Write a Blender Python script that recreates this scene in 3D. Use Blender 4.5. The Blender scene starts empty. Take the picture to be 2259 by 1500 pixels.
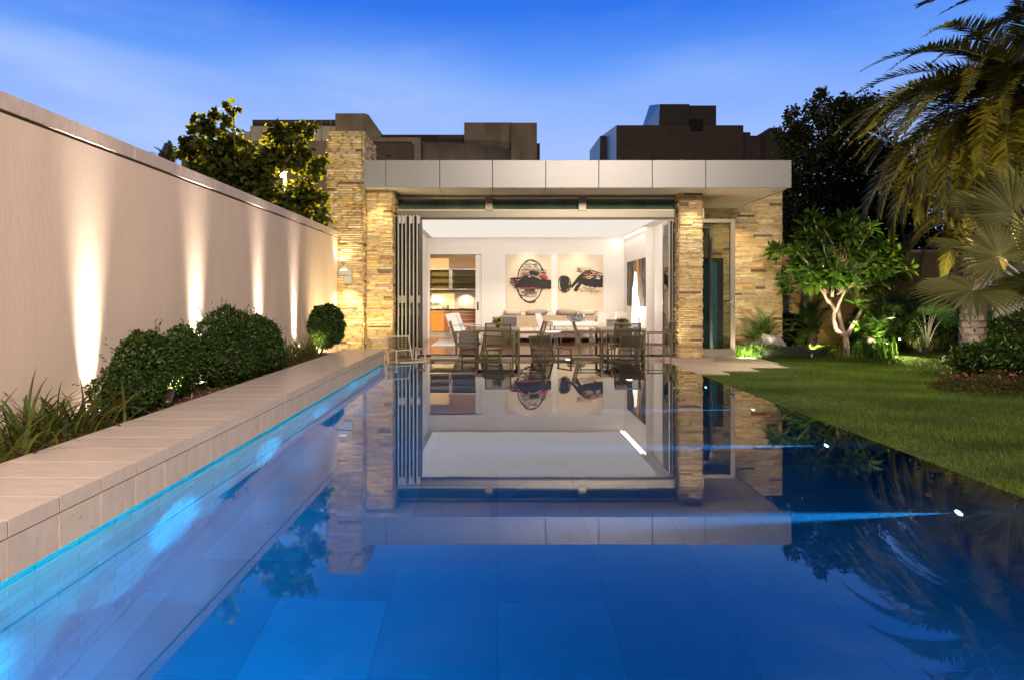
import bpy, math, random
import numpy as np
from mathutils import Vector, Matrix, noise, Euler
random.seed(11)
rng = np.random.default_rng(11)
R = math.radians
SC = bpy.context.scene
COL = SC.collection

# ---- surveying helpers: focal length (in photo pixels), eye height and vanishing point were measured
# from the photograph; px()/pz() turn a measured pixel into metres at a known distance Y
F, H, CX, CY = 1506.0, 1.05, 1098.0, 657.0
def px(x, Y): return (x - CX) * Y / F
def pz(y, Y): return H - (y - CY) * Y / F
def U(a, b): return random.uniform(a, b)

# ---------------------------------------------------------------- objects
def origin(o):
    v = Vector((0, 0, 0))
    while o is not None:
        v += o.location; o = o.parent
    return v

def tag(o, label=None, cat=None, group=None, kind=None):
    if label: o['label'] = label
    if cat: o['category'] = cat
    if group: o['group'] = group
    if kind: o['kind'] = kind
    return o

def thing(name, label, cat, loc=(0, 0, 0), group=None):
    o = bpy.data.objects.new(name, None)
    o.empty_display_size = 0.2
    COL.objects.link(o); o.location = loc
    return tag(o, label, cat, group)

def copy_tree(o, parent=None):
    c = o.copy(); COL.objects.link(c)
    if parent is not None: c.parent = parent
    for ch in list(o.children): copy_tree(ch, c)
    return c

def link_mesh(name, me, mat, parent=None):
    o = bpy.data.objects.new(name, me); COL.objects.link(o)
    if mat is not None: me.materials.append(mat)
    if parent is not None:
        org = origin(parent)
        me.transform(Matrix.Translation(-org)); o.parent = parent
    return o

def mesh_np(name, V, Fc, mat, parent=None, col=None, smooth=False):
    """V (n,3), Fc (m,k) numpy arrays -> one mesh object; col (m,3) is a per-face colour."""
    V = np.asarray(V, dtype=np.float32); Fc = np.asarray(Fc, dtype=np.int32)
    me = bpy.data.meshes.new(name); m, k = Fc.shape
    me.vertices.add(len(V)); me.vertices.foreach_set('co', V.ravel())
    me.loops.add(m * k); me.loops.foreach_set('vertex_index', Fc.ravel())
    me.polygons.add(m)
    me.polygons.foreach_set('loop_start', np.arange(0, m * k, k, dtype=np.int32))
    me.update(calc_edges=True)
    if col is not None:
        a = me.attributes.new('Col', 'FLOAT_COLOR', 'FACE')
        c4 = np.ones((m, 4), dtype=np.float32); c4[:, :3] = col
        a.data.foreach_set('color', c4.ravel())
    if smooth: me.polygons.foreach_set('use_smooth', np.ones(m, dtype=bool))
    return link_mesh(name, me, mat, parent)

class MB:
    """collects boxes, bars, tubes and sheets; build() links them as ONE mesh object"""
    def __init__(s): s.v, s.f, s.c = [], [], []
    def add(s, vs, fs, col=None):
        b = len(s.v); s.v += [tuple(p) for p in vs]
        for f in fs:
            s.f.append(tuple(b + i for i in f)); s.c.append(col)
        return s
    def box(s, x0, x1, y0, y1, z0, z1, col=None):
        vs = [(x0, y0, z0), (x1, y0, z0), (x1, y1, z0), (x0, y1, z0), (x0, y0, z1), (x1, y0, z1), (x1, y1, z1), (x0, y1, z1)]
        return s.add(vs, [(0, 3, 2, 1), (4, 5, 6, 7), (0, 1, 5, 4), (1, 2, 6, 5), (2, 3, 7, 6), (3, 0, 4, 7)], col)
    def bar(s, p, q, w, h, up=(0, 0, 1), col=None):
        p, q = Vector(p), Vector(q); d = (q - p).normalized(); up = Vector(up)
        if abs(d.dot(up)) > 0.98: up = Vector((0, 1, 0))
        a = d.cross(up).normalized() * w / 2; b = a.cross(d).normalized() * h / 2
        vs = [p - a - b, p + a - b, p + a + b, p - a + b, q - a - b, q + a - b, q + a + b, q - a + b]
        return s.add(vs, [(0, 3, 2, 1), (4, 5, 6, 7), (0, 1, 5, 4), (1, 2, 6, 5), (2, 3, 7, 6), (3, 0, 4, 7)], col)
    def tube(s, pts, rad, n=8, col=None, cap=True):
        pts = [Vector(p) for p in pts]
        if not hasattr(rad, '__len__'): rad = [rad] * len(pts)
        b = len(s.v); ref = Vector((0.3, 0.9, 0.2))
        for i, p in enumerate(pts):
            d = (pts[min(i + 1, len(pts) - 1)] - pts[max(i - 1, 0)]).normalized()
            a = d.cross(ref)
            if a.length < 1e-3: a = d.cross(Vector((1, 0, 0)))
            a.normalize(); c = d.cross(a)
            for k in range(n):
                t = 2 * math.pi * k / n
                s.v.append(tuple(p + (a * math.cos(t) + c * math.sin(t)) * rad[i]))
        for i in range(len(pts) - 1):
            for k in range(n):
                s.f.append((b + i * n + k, b + i * n + (k + 1) % n, b + (i + 1) * n + (k + 1) % n, b + (i + 1) * n + k)); s.c.append(col)
        if cap:
            s.f.append(tuple(b + k for k in reversed(range(n)))); s.c.append(col)
            e = b + (len(pts) - 1) * n
            s.f.append(tuple(e + k for k in range(n))); s.c.append(col)
        return s
    def lathe(s, c, prof, n=16, col=None):
        b = len(s.v)
        for r, z in prof:
            for k in range(n):
                t = 2 * math.pi * k / n
                s.v.append((c[0] + r * math.cos(t), c[1] + r * math.sin(t), c[2] + z))
        for i in range(len(prof) - 1):
            for k in range(n):
                s.f.append((b + i * n + k, b + i * n + (k + 1) % n, b + (i + 1) * n + (k + 1) % n, b + (i + 1) * n + k)); s.c.append(col)
        return s
    def prism(s, poly, axis, a, b, col=None):
        """poly: 2-D outline in the two other axes; extruded along axis from a to b"""
        def P(u, v, w): return {'x': (w, u, v), 'y': (u, w, v), 'z': (u, v, w)}[axis]
        n = len(poly); vs = [P(u, v, a) for u, v in poly] + [P(u, v, b) for u, v in poly]
        fs = [tuple(range(n)), tuple(reversed(range(n, 2 * n)))] + [(i, n + i, n + (i + 1) % n, (i + 1) % n) for i in range(n)]
        return s.add(vs, fs, col)
    def build(s, name, mat, parent=None, bevel=0, smooth=False, seg=2):
        me = bpy.data.meshes.new(name); me.from_pydata(s.v, [], s.f)
        if any(c is not None for c in s.c):
            a = me.attributes.new('Col', 'FLOAT_COLOR', 'FACE')
            arr = np.ones((len(s.f), 4), dtype=np.float32)
            arr[:, :3] = [c if c is not None else (0.5, 0.5, 0.5) for c in s.c]
            a.data.foreach_set('color', arr.ravel())
        if smooth: me.polygons.foreach_set('use_smooth', np.ones(len(s.f), dtype=bool))
        me.update()
        import bmesh
        bm = bmesh.new(); bm.from_mesh(me); bmesh.ops.recalc_face_normals(bm, faces=bm.faces); bm.to_mesh(me); bm.free()
        o = link_mesh(name, me, mat, parent)
        if bevel:
            m = o.modifiers.new('bevel', 'BEVEL'); m.width = bevel; m.segments = seg; m.limit_method = 'ANGLE'
        return o

# ---------------------------------------------------------------- materials
def nodes(name):
    m = bpy.data.materials.new(name); m.use_nodes = True
    nt = m.node_tree; nt.nodes.clear()
    out = nt.nodes.new('ShaderNodeOutputMaterial')
    return m, nt, out
def N(nt, t, **kw):
    n = nt.nodes.new(t)
    for k, v in kw.items():
        if k in n.inputs: n.inputs[k].default_value = v
        else: setattr(n, k, v)
    return n
def L(nt, a, b): nt.links.new(a, b)
def c4(c): return (c[0], c[1], c[2], 1)

def surf(name, color, rough=0.5, metal=0.0, var=0.12, vscale=6.0, bump=0.0, bscale=40.0, stretch=(1, 1, 1), attr=False,
         spec=0.5, coat=0.0, stain=0.0):
    """principled surface: colour (or the 'Col' attribute) with noise variation, stains and a noise bump"""
    m, nt, out = nodes(name)
    p = N(nt, 'ShaderNodeBsdfPrincipled'); p.inputs['Roughness'].default_value = rough
    p.inputs['Metallic'].default_value = metal; p.inputs['Specular IOR Level'].default_value = spec
    p.inputs['Coat Weight'].default_value = coat
    tc = N(nt, 'ShaderNodeTexCoord'); mp = N(nt, 'ShaderNodeMapping'); mp.inputs['Scale'].default_value = stretch
    L(nt, tc.outputs['Object'], mp.inputs['Vector'])
    n1 = N(nt, 'ShaderNodeTexNoise', Scale=vscale, Detail=6.0, Roughness=0.6); L(nt, mp.outputs[0], n1.inputs['Vector'])
    rm = N(nt, 'ShaderNodeMapRange'); rm.inputs['From Min'].default_value = 0.25; rm.inputs['From Max'].default_value = 0.75
    rm.inputs['To Min'].default_value = 1 - var; rm.inputs['To Max'].default_value = 1 + var
    L(nt, n1.outputs['Fac'], rm.inputs['Value'])
    mul = N(nt, 'ShaderNodeMix', data_type='RGBA', blend_type='MULTIPLY'); mul.inputs['Factor'].default_value = 1
    if attr:
        a = N(nt, 'ShaderNodeAttribute', attribute_name='Col'); L(nt, a.outputs['Color'], mul.inputs['A'])
    else: mul.inputs['A'].default_value = c4(color)
    L(nt, rm.outputs[0], mul.inputs['B'])
    res = mul.outputs['Result']
    if stain:
        n2 = N(nt, 'ShaderNodeTexNoise', Scale=1.3, Detail=5.0); L(nt, mp.outputs[0], n2.inputs['Vector'])
        r2 = N(nt, 'ShaderNodeMapRange'); r2.inputs['From Min'].default_value = 0.4; r2.inputs['From Max'].default_value = 0.7
        r2.inputs['To Min'].default_value = 1; r2.inputs['To Max'].default_value = 1 - stain
        L(nt, n2.outputs['Fac'], r2.inputs['Value'])
        m2 = N(nt, 'ShaderNodeMix', data_type='RGBA', blend_type='MULTIPLY'); m2.inputs['Factor'].default_value = 1
        L(nt, res, m2.inputs['A']); L(nt, r2.outputs[0], m2.inputs['B']); res = m2.outputs['Result']
    L(nt, res, p.inputs['Base Color'])
    if bump:
        n3 = N(nt, 'ShaderNodeTexNoise', Scale=bscale, Detail=5.0); L(nt, mp.outputs[0], n3.inputs['Vector'])
        b = N(nt, 'ShaderNodeBump', Strength=bump, Distance=0.01); L(nt, n3.outputs['Fac'], b.inputs['Height']); L(nt, b.outputs[0], p.inputs['Normal'])
    L(nt, p.outputs[0], out.inputs['Surface'])
    return m

def leafmat(name, rough=0.45, trans=0.35, spec=0.4, tint=(1.0, 1.15, 0.5)):
    m, nt, out = nodes(name)
    a = N(nt, 'ShaderNodeAttribute', attribute_name='Col')
    p = N(nt, 'ShaderNodeBsdfPrincipled', Roughness=rough); p.inputs['Specular IOR Level'].default_value = spec
    L(nt, a.outputs['Color'], p.inputs['Base Color'])
    t = N(nt, 'ShaderNodeBsdfTranslucent')
    mul = N(nt, 'ShaderNodeMix', data_type='RGBA', blend_type='MULTIPLY'); mul.inputs['Factor'].default_value = 1
    mul.inputs['B'].default_value = c4([x * 1.6 for x in tint]); L(nt, a.outputs['Color'], mul.inputs['A'])
    L(nt, mul.outputs['Result'], t.inputs['Color'])
    mx = N(nt, 'ShaderNodeMixShader'); mx.inputs[0].default_value = trans
    L(nt, p.outputs[0], mx.inputs[1]); L(nt, t.outputs[0], mx.inputs[2]); L(nt, mx.outputs[0], out.inputs['Surface'])
    return m

def emit(name, color, s):
    m, nt, out = nodes(name); e = N(nt, 'ShaderNodeEmission', Strength=s); e.inputs['Color'].default_value = c4(color)
    L(nt, e.outputs[0], out.inputs['Surface']); return m

def glassmat(name, tint=(1, 1, 1), refl=1.0, rough=0.0):
    """thin window pane: fresnel mirror over a tinted see-through sheet"""
    m, nt, out = nodes(name)
    fr = N(nt, 'ShaderNodeFresnel', IOR=1.5); mm = N(nt, 'ShaderNodeMath', operation='MULTIPLY'); mm.inputs[1].default_value = refl; mm.use_clamp = True
    L(nt, fr.outputs[0], mm.inputs[0])
    t = N(nt, 'ShaderNodeBsdfTransparent'); t.inputs['Color'].default_value = c4(tint)
    g = N(nt, 'ShaderNodeBsdfGlossy', Roughness=rough)
    mx = N(nt, 'ShaderNodeMixShader'); L(nt, mm.outputs[0], mx.inputs[0]); L(nt, t.outputs[0], mx.inputs[1]); L(nt, g.outputs[0], mx.inputs[2])
    L(nt, mx.outputs[0], out.inputs['Surface']); return m

def sling(name, color, through=0.3):
    m, nt, out = nodes(name)
    tc = N(nt, 'ShaderNodeTexCoord'); w = N(nt, 'ShaderNodeTexNoise', Scale=260.0, Detail=2.0); L(nt, tc.outputs['Object'], w.inputs['Vector'])
    p = N(nt, 'ShaderNodeBsdfPrincipled', Roughness=0.6); p.inputs['Base Color'].default_value = c4(color)
    t = N(nt, 'ShaderNodeBsdfTransparent')
    r = N(nt, 'ShaderNodeMapRange'); r.inputs['From Min'].default_value = 0.3; r.inputs['From Max'].default_value = 0.7
    r.inputs['To Min'].default_value = through - 0.15; r.inputs['To Max'].default_value = through + 0.15
    L(nt, w.outputs['Fac'], r.inputs['Value'])
    mx = N(nt, 'ShaderNodeMixShader'); L(nt, r.outputs[0], mx.inputs[0]); L(nt, p.outputs[0], mx.inputs[1]); L(nt, t.outputs[0], mx.inputs[2])
    L(nt, mx.outputs[0], out.inputs['Surface']); return m

def travertine(name, c1, c2, rough=0.4, stretch=(1, 1, 1), holes=1.0):
    m, nt, out = nodes(name)
    tc = N(nt, 'ShaderNodeTexCoord'); mp = N(nt, 'ShaderNodeMapping'); mp.inputs['Scale'].default_value = stretch
    L(nt, tc.outputs['Object'], mp.inputs['Vector'])
    oi = N(nt, 'ShaderNodeObjectInfo')
    ad = N(nt, 'ShaderNodeVectorMath', operation='ADD'); L(nt, mp.outputs[0], ad.inputs[0])
    sc = N(nt, 'ShaderNodeVectorMath', operation='SCALE'); sc.inputs[0].default_value = (13.0, 7.0, 5.0); L(nt, oi.outputs['Random'], sc.inputs['Scale'])
    L(nt, sc.outputs[0], ad.inputs[1]); vec = ad.outputs[0]
    n1 = N(nt, 'ShaderNodeTexNoise', Scale=3.0, Detail=8.0, Roughness=0.65); L(nt, vec, n1.inputs['Vector'])
    r1 = N(nt, 'ShaderNodeValToRGB'); r1.color_ramp.elements[0].position = 0.3; r1.color_ramp.elements[1].position = 0.72
    r1.color_ramp.elements[0].color = c4(c2); r1.color_ramp.elements[1].color = c4(c1); L(nt, n1.outputs['Fac'], r1.inputs['Fac'])
    n2 = N(nt, 'ShaderNodeTexNoise', Scale=14.0, Detail=4.0, Roughness=0.7); L(nt, vec, n2.inputs['Vector'])
    r2 = N(nt, 'ShaderNodeValToRGB'); r2.color_ramp.elements[0].position = 0.30; r2.color_ramp.elements[1].position = 0.37
    v0 = 1 - 0.6 * holes
    r2.color_ramp.elements[0].color = (v0, v0 * 0.93, v0 * 0.85, 1); r2.color_ramp.elements[1].color = (1, 1, 1, 1); L(nt, n2.outputs['Fac'], r2.inputs['Fac'])
    mu = N(nt, 'ShaderNodeMix', data_type='RGBA', blend_type='MULTIPLY'); mu.inputs['Factor'].default_value = 1
    L(nt, r1.outputs[0], mu.inputs['A']); L(nt, r2.outputs[0], mu.inputs['B'])
    # each slab its own tone
    rr = N(nt, 'ShaderNodeMapRange'); rr.inputs['To Min'].default_value = 0.97; rr.inputs['To Max'].default_value = 1.03; L(nt, oi.outputs['Random'], rr.inputs['Value'])
    mv = N(nt, 'ShaderNodeMix', data_type='RGBA', blend_type='MULTIPLY'); mv.inputs['Factor'].default_value = 1
    L(nt, mu.outputs['Result'], mv.inputs['A']); L(nt, rr.outputs[0], mv.inputs['B'])
    p = N(nt, 'ShaderNodeBsdfPrincipled', Roughness=rough); L(nt, mv.outputs['Result'], p.inputs['Base Color'])
    b = N(nt, 'ShaderNodeBump', Strength=0.25, Distance=0.004); L(nt, r2.outputs[0], b.inputs['Height']); L(nt, b.outputs[0], p.inputs['Normal'])
    L(nt, p.outputs[0], out.inputs['Surface']); return m

def tiles(name, axes, size, off, ca, cb, mortar, rough=0.5, gap=0.006, bump=0.0, var=0.25, freq=2, grain=0.0):
    """slabs or planks laid in rows: every slab its own tone. axes = which object axes run along / across the rows"""
    m, nt, out = nodes(name)
    tc = N(nt, 'ShaderNodeTexCoord'); sp = N(nt, 'ShaderNodeSeparateXYZ'); L(nt, tc.outputs['Object'], sp.inputs[0])
    cb_ = N(nt, 'ShaderNodeCombineXYZ'); L(nt, sp.outputs[axes[0]], cb_.inputs[0]); L(nt, sp.outputs[axes[1]], cb_.inputs[1])
    br = N(nt, 'ShaderNodeTexBrick', offset=off, offset_frequency=freq)
    br.inputs['Scale'].default_value = 1; br.inputs['Brick Width'].default_value = size[0]; br.inputs['Row Height'].default_value = size[1]
    br.inputs['Mortar Size'].default_value = gap; br.inputs['Color1'].default_value = c4(ca); br.inputs['Color2'].default_value = c4(cb)
    br.inputs['Mortar'].default_value = c4(mortar); br.inputs['Bias'].default_value = 0.0
    L(nt, cb_.outputs[0], br.inputs['Vector'])
    n1 = N(nt, 'ShaderNodeTexNoise', Scale=5.0, Detail=7.0, Roughness=0.65)
    if grain:
        mp = N(nt, 'ShaderNodeMapping'); mp.inputs['Scale'].default_value = (1, grain, 1); L(nt, cb_.outputs[0], mp.inputs['Vector']); L(nt, mp.outputs[0], n1.inputs['Vector'])
    else: L(nt, tc.outputs['Object'], n1.inputs['Vector'])
    rm = N(nt, 'ShaderNodeMapRange'); rm.inputs['From Min'].default_value = 0.25; rm.inputs['From Max'].default_value = 0.75
    rm.inputs['To Min'].default_value = 1 - var; rm.inputs['To Max'].default_value = 1 + var; L(nt, n1.outputs['Fac'], rm.inputs['Value'])
    mu = N(nt, 'ShaderNodeMix', data_type='RGBA', blend_type='MULTIPLY'); mu.inputs['Factor'].default_value = 1
    L(nt, br.outputs['Color'], mu.inputs['A']); L(nt, rm.outputs[0], mu.inputs['B'])
    p = N(nt, 'ShaderNodeBsdfPrincipled', Roughness=rough); L(nt, mu.outputs['Result'], p.inputs['Base Color'])
    if bump:
        b = N(nt, 'ShaderNodeBump', Strength=bump, Distance=0.004, invert=True); L(nt, br.outputs['Fac'], b.inputs['Height']); L(nt, b.outputs[0], p.inputs['Normal'])
    L(nt, p.outputs[0], out.inputs['Surface']); return m

M = {}
M['plaster'] = surf('plaster', (0.75, 0.605, 0.485), 0.85, var=0.05, vscale=5, bump=0.22, bscale=30, stretch=(1, 1, 0.3), stain=0.10)
M['trav_top'] = travertine('travertine_top', (0.76, 0.655, 0.57), (0.64, 0.535, 0.46), 0.26, (2.2, 6, 6), 0.5)
M['trav_side'] = travertine('travertine_side', (0.74, 0.64, 0.55), (0.60, 0.50, 0.42), 0.5, (5, 5, 2.2), 1.0)
M['trav_cap'] = travertine('travertine_cap', (0.66, 0.56, 0.49), (0.50, 0.40, 0.34), 0.6, (5, 6, 3), 1.0)
M['ledge'] = surf('ledgestone', (0.5, 0.4, 0.3), 0.8, var=0.28, vscale=22, bump=0.5, bscale=70, stretch=(0.6, 0.6, 1.4), attr=True)
M['core'] = surf('mortar_core', (0.10, 0.08, 0.06), 0.9)
M['fascia'] = surf('fascia_paint', (0.26, 0.275, 0.285), 0.38, metal=0.25, var=0.03, vscale=1.0)
M['soffit'] = surf('soffit_paint', (0.72, 0.68, 0.60), 0.22, metal=0.0, var=0.03, vscale=2.0)
M['frame'] = surf('frame_metal', (0.17, 0.165, 0.125), 0.35, metal=0.6, var=0.04)
M['frame_dark'] = surf('frame_dark', (0.05, 0.045, 0.04), 0.4, metal=0.4, var=0.05)
M['alu'] = surf('door_edge_metal', (0.50, 0.52, 0.47), 0.3, metal=0.7, var=0.03)
M['white'] = surf('white_wall', (0.80, 0.76, 0.71), 0.7, var=0.025, vscale=1.5)
M['ceil'] = surf('white_ceiling', (0.82, 0.79, 0.75), 0.8, var=0.015, vscale=1.0)
M['white_gloss'] = surf('white_lacquer', (0.80, 0.80, 0.80), 0.2, var=0.02)
M['leather_white'] = surf('white_leather', (0.78, 0.77, 0.76), 0.38, var=0.04, bump=0.05, bscale=150)
M['sofa'] = surf('cream_upholstery', (0.68, 0.57, 0.46), 0.9, var=0.05, bump=0.15, bscale=220)
M['sofa_shaded'] = surf('shaded_upholstery', (0.44, 0.34, 0.24), 0.9, var=0.05, bump=0.15, bscale=220)  # cream upholstery darkened for the shade on the sofa back
M['cushion'] = surf('cream_cushion', (0.76, 0.68, 0.58), 0.9, var=0.06, bump=0.15, bscale=120)
M['cushion_grey'] = surf('patterned_cushion', (0.45, 0.38, 0.32), 0.9, var=0.5, vscale=40)
M['grey_fab'] = surf('grey_upholstery', (0.11, 0.11, 0.11), 0.85, var=0.1, bump=0.1, bscale=200)
M['rug'] = surf('white_rug', (0.72, 0.70, 0.67), 0.95, var=0.15, vscale=60, bump=0.9, bscale=160)
M['chrome'] = surf('chrome', (0.75, 0.75, 0.75), 0.12, metal=1.0, var=0.02)
M['champ'] = surf('champagne_frame', (0.15, 0.125, 0.065), 0.38, metal=0.35, var=0.06)
M['champ_lit'] = surf('lit_champagne_frame', (0.66, 0.61, 0.50), 0.4, metal=0.2, var=0.05)  # champagne frame lightened as if lit, for one chair
M['bronze'] = surf('bronze_frame', (0.16, 0.125, 0.075), 0.35, metal=0.5, var=0.06)
M['tabletop'] = surf('stone_tabletop', (0.50, 0.45, 0.35), 0.4, var=0.1, vscale=12)
M['sling_olive'] = sling('olive_sling', (0.10, 0.082, 0.03), 0.36)
M['sling_dark'] = sling('dark_sling', (0.05, 0.04, 0.025), 0.22)
M['wood_cab'] = surf('orange_wood', (0.55, 0.21, 0.035), 0.35, var=0.18, vscale=4, stretch=(1, 1, 9))
M['counter'] = surf('dark_counter', (0.03, 0.027, 0.025), 0.15)
M['steel'] = surf('steel', (0.55, 0.55, 0.53), 0.3, metal=1.0)
M['splash'] = surf('kitchen_wall', (0.78, 0.70, 0.58), 0.5, var=0.02)
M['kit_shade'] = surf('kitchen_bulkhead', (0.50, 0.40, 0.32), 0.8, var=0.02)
M['woodfloor'] = tiles('wood_floor', (1, 0), (1.1, 0.13), 0.37, (0.22, 0.085, 0.05), (0.13, 0.05, 0.032), (0.03, 0.012, 0.008), 0.16, 0.003, var=0.3, grain=9)
M['paving'] = tiles('terrace_paving', (0, 1), (0.6, 0.36), 0.5, (0.55, 0.48, 0.41), (0.47, 0.40, 0.34), (0.22, 0.18, 0.15), 0.5, 0.004, bump=0.3, var=0.12)
M['plinth'] = surf('plinth_stone', (0.36, 0.28, 0.25), 0.45, var=0.1)
M['pool_wall'] = tiles('pool_wall_tiles', (1, 2), (0.29, 0.088), 0.5, (0.62, 0.60, 0.55), (0.26, 0.26, 0.25), (0.16, 0.16, 0.16), 0.5, 0.004, bump=0.25, var=0.22)
M['pool_floor'] = tiles('pool_floor_tiles', (1, 0), (1.0, 0.58), 0.37, (0.44, 0.43, 0.42), (0.22, 0.215, 0.21), (0.24, 0.24, 0.24), 0.6, 0.005, var=0.14)
M['pool_dark'] = surf('weir_stone', (0.035, 0.035, 0.035), 0.25, var=0.2)
M['soil'] = surf('bark_mulch', (0.10, 0.06, 0.035), 0.95, var=0.6, vscale=45, bump=1.0, bscale=60)
M['lawn'] = surf('lawn_soil', (0.035, 0.055, 0.012), 0.95, var=0.4, vscale=18)
M['ground'] = surf('far_ground', (0.05, 0.045, 0.035), 0.95, var=0.2)
M['leaf'] = leafmat('small_leaves')
M['leaf_gloss'] = leafmat('glossy_leaves', 0.3, 0.3, 0.5)
M['blade'] = leafmat('grass_blades', 0.5, 0.4, 0.3)
M['palm'] = leafmat('palm_leaflets', 0.45, 0.25, 0.35, (1.1, 1.0, 0.45))
M['fan'] = leafmat('silver_fan_leaf', 0.55, 0.2, 0.3, (1, 1.05, 0.7))
M['bark'] = surf('pale_bark', (0.42, 0.31, 0.23), 0.85, var=0.2, vscale=9, bump=0.5, bscale=25, stretch=(1, 1, 0.5))
M['bark_dark'] = surf('dark_bark', (0.13, 0.09, 0.06), 0.9, var=0.3, vscale=9, bump=0.6, bscale=25)
M['trunk_scale'] = surf('palm_trunk', (0.45, 0.38, 0.33), 0.85, var=0.25, vscale=10, bump=0.6, bscale=30, attr=True)
M['bwall'] = surf('boundary_plaster', (0.36, 0.25, 0.12), 0.9, var=0.08, vscale=1.5, bump=0.1)
M['gate'] = surf('pale_gate', (0.50, 0.47, 0.38), 0.6, var=0.04)
M['rock'] = surf('boulder_stone', (0.30, 0.27, 0.28), 0.9, var=0.35, vscale=9, bump=1.0, bscale=18)
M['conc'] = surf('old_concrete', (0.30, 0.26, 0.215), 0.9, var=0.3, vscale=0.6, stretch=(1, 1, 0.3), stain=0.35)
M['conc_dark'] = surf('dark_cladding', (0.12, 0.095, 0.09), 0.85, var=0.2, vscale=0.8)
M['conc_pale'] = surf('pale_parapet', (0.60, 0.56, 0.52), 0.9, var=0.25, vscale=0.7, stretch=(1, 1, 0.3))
M['wall_lit'] = surf('lit_wall_tone', (0.30, 0.36, 0.42), 0.35, metal=0.5, var=0.15)  # bluish tone paints the light on the dark building's side faces
M['black'] = surf('matte_black', (0.012, 0.012, 0.012), 0.6)
M['lampbody'] = surf('lamp_bronze', (0.08, 0.055, 0.045), 0.45, metal=0.5)
M['lampgrey'] = surf('lamp_grey', (0.42, 0.44, 0.44), 0.4, metal=0.4)
M['canvas'] = surf('canvas', (0.72, 0.60, 0.44), 0.85, var=0.07, vscale=3)
M['paint'] = surf('paint_strokes', (0, 0, 0), 0.7, var=0.35, vscale=18, attr=True)
M['glass'] = glassmat('clear_glass', (0.93, 0.97, 0.95))
M['glass_dark'] = glassmat('dark_glass', (0.22, 0.26, 0.24), 1.0)
M['glass_door'] = glassmat('door_glass', (0.55, 0.58, 0.56), 1.0)
M['glass_cab'] = glassmat('cabinet_glass', (0.70, 0.68, 0.58), 0.25, 0.2)
M['ceramic'] = surf('ceramic', (0.7, 0.66, 0.58), 0.3)
M['pot'] = surf('dark_pot', (0.03, 0.028, 0.025), 0.3)
M['flower'] = surf('flower_petals', (0.5, 0.1, 0.15), 0.6, attr=True)
M['e_spot'] = emit('lamp_lens', (1, 0.93, 0.8), 10)
M['e_street'] = emit('sodium_bulb', (1.0, 0.66, 0.22), 60)
M['glass_cler'] = glassmat('clerestory_glass', (0.80, 0.86, 0.80), 1.0)
M['e_pool'] = emit('pool_lens', (0.55, 0.84, 1.0), 40)
M['e_lamp'] = emit('paper_lamp_glow', (1.0, 0.92, 0.82), 2.2)
M['e_ceiling'] = emit('ceiling_fill_panel', (1.0, 0.90, 0.80), 0.92)  # glow of the ceiling panel added to brighten the room
M['e_cove'] = emit('cove_strip', (1.0, 0.93, 0.84), 9)
M['e_frost'] = emit('frosted_backlit', (0.16, 0.36, 0.33), 0.55)
# ================================================================= camera, sky, render settings
cam = bpy.data.objects.new('camera', bpy.data.cameras.new('camera')); COL.objects.link(cam); SC.camera = cam
cam.location = (0, 0, H); cam.rotation_euler = (R(90), 0, 0)
cam.data.sensor_width = 36; cam.data.lens = F / 2259 * 36
cam.data.shift_x = (1129.5 - CX) / 2259; cam.data.shift_y = -(750 - CY) / 2259
cam.data.clip_start = 0.05; cam.data.clip_end = 2000

W = bpy.data.worlds.new('World'); SC.world = W; W.use_nodes = True
nt = W.node_tree; nt.nodes.clear()
wo = nt.nodes.new('ShaderNodeOutputWorld'); bg = nt.nodes.new('ShaderNodeBackground'); L(nt, bg.outputs[0], wo.inputs['Surface'])
tc = N(nt, 'ShaderNodeTexCoord'); sp = N(nt, 'ShaderNodeSeparateXYZ'); L(nt, tc.outputs['Generated'], sp.inputs[0])
rp = N(nt, 'ShaderNodeValToRGB'); cr = rp.color_ramp
stops = [(0.0, (0.40, 0.56, 1.0)), (0.205, (0.385, 0.55, 1.0)), (0.255, (0.27, 0.455, 1.0)), (0.31, (0.125, 0.34, 0.98)), (0.385, (0.034, 0.19, 0.86)), (0.48, (0.010, 0.12, 0.66)), (0.62, (0.008, 0.065, 0.38)), (1.0, (0.004, 0.025, 0.15))]
cr.elements[0].position, cr.elements[0].color = stops[0][0], c4(stops[0][1])
cr.elements[1].position, cr.elements[1].color = stops[-1][0], c4(stops[-1][1])
for p_, c_ in stops[1:-1]:
    e_ = cr.elements.new(p_); e_.color = c4(c_)
L(nt, sp.outputs[2], rp.inputs['Fac'])
# dusk: the afterglow stands ahead (+Y); the sky behind is already night
az = N(nt, 'ShaderNodeMapRange', interpolation_type='SMOOTHSTEP'); az.inputs['From Min'].default_value = -0.25; az.inputs['From Max'].default_value = 0.65
az.inputs['To Min'].default_value = 0.07; az.inputs['To Max'].default_value = 1.0; L(nt, sp.outputs[1], az.inputs['Value'])
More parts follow.
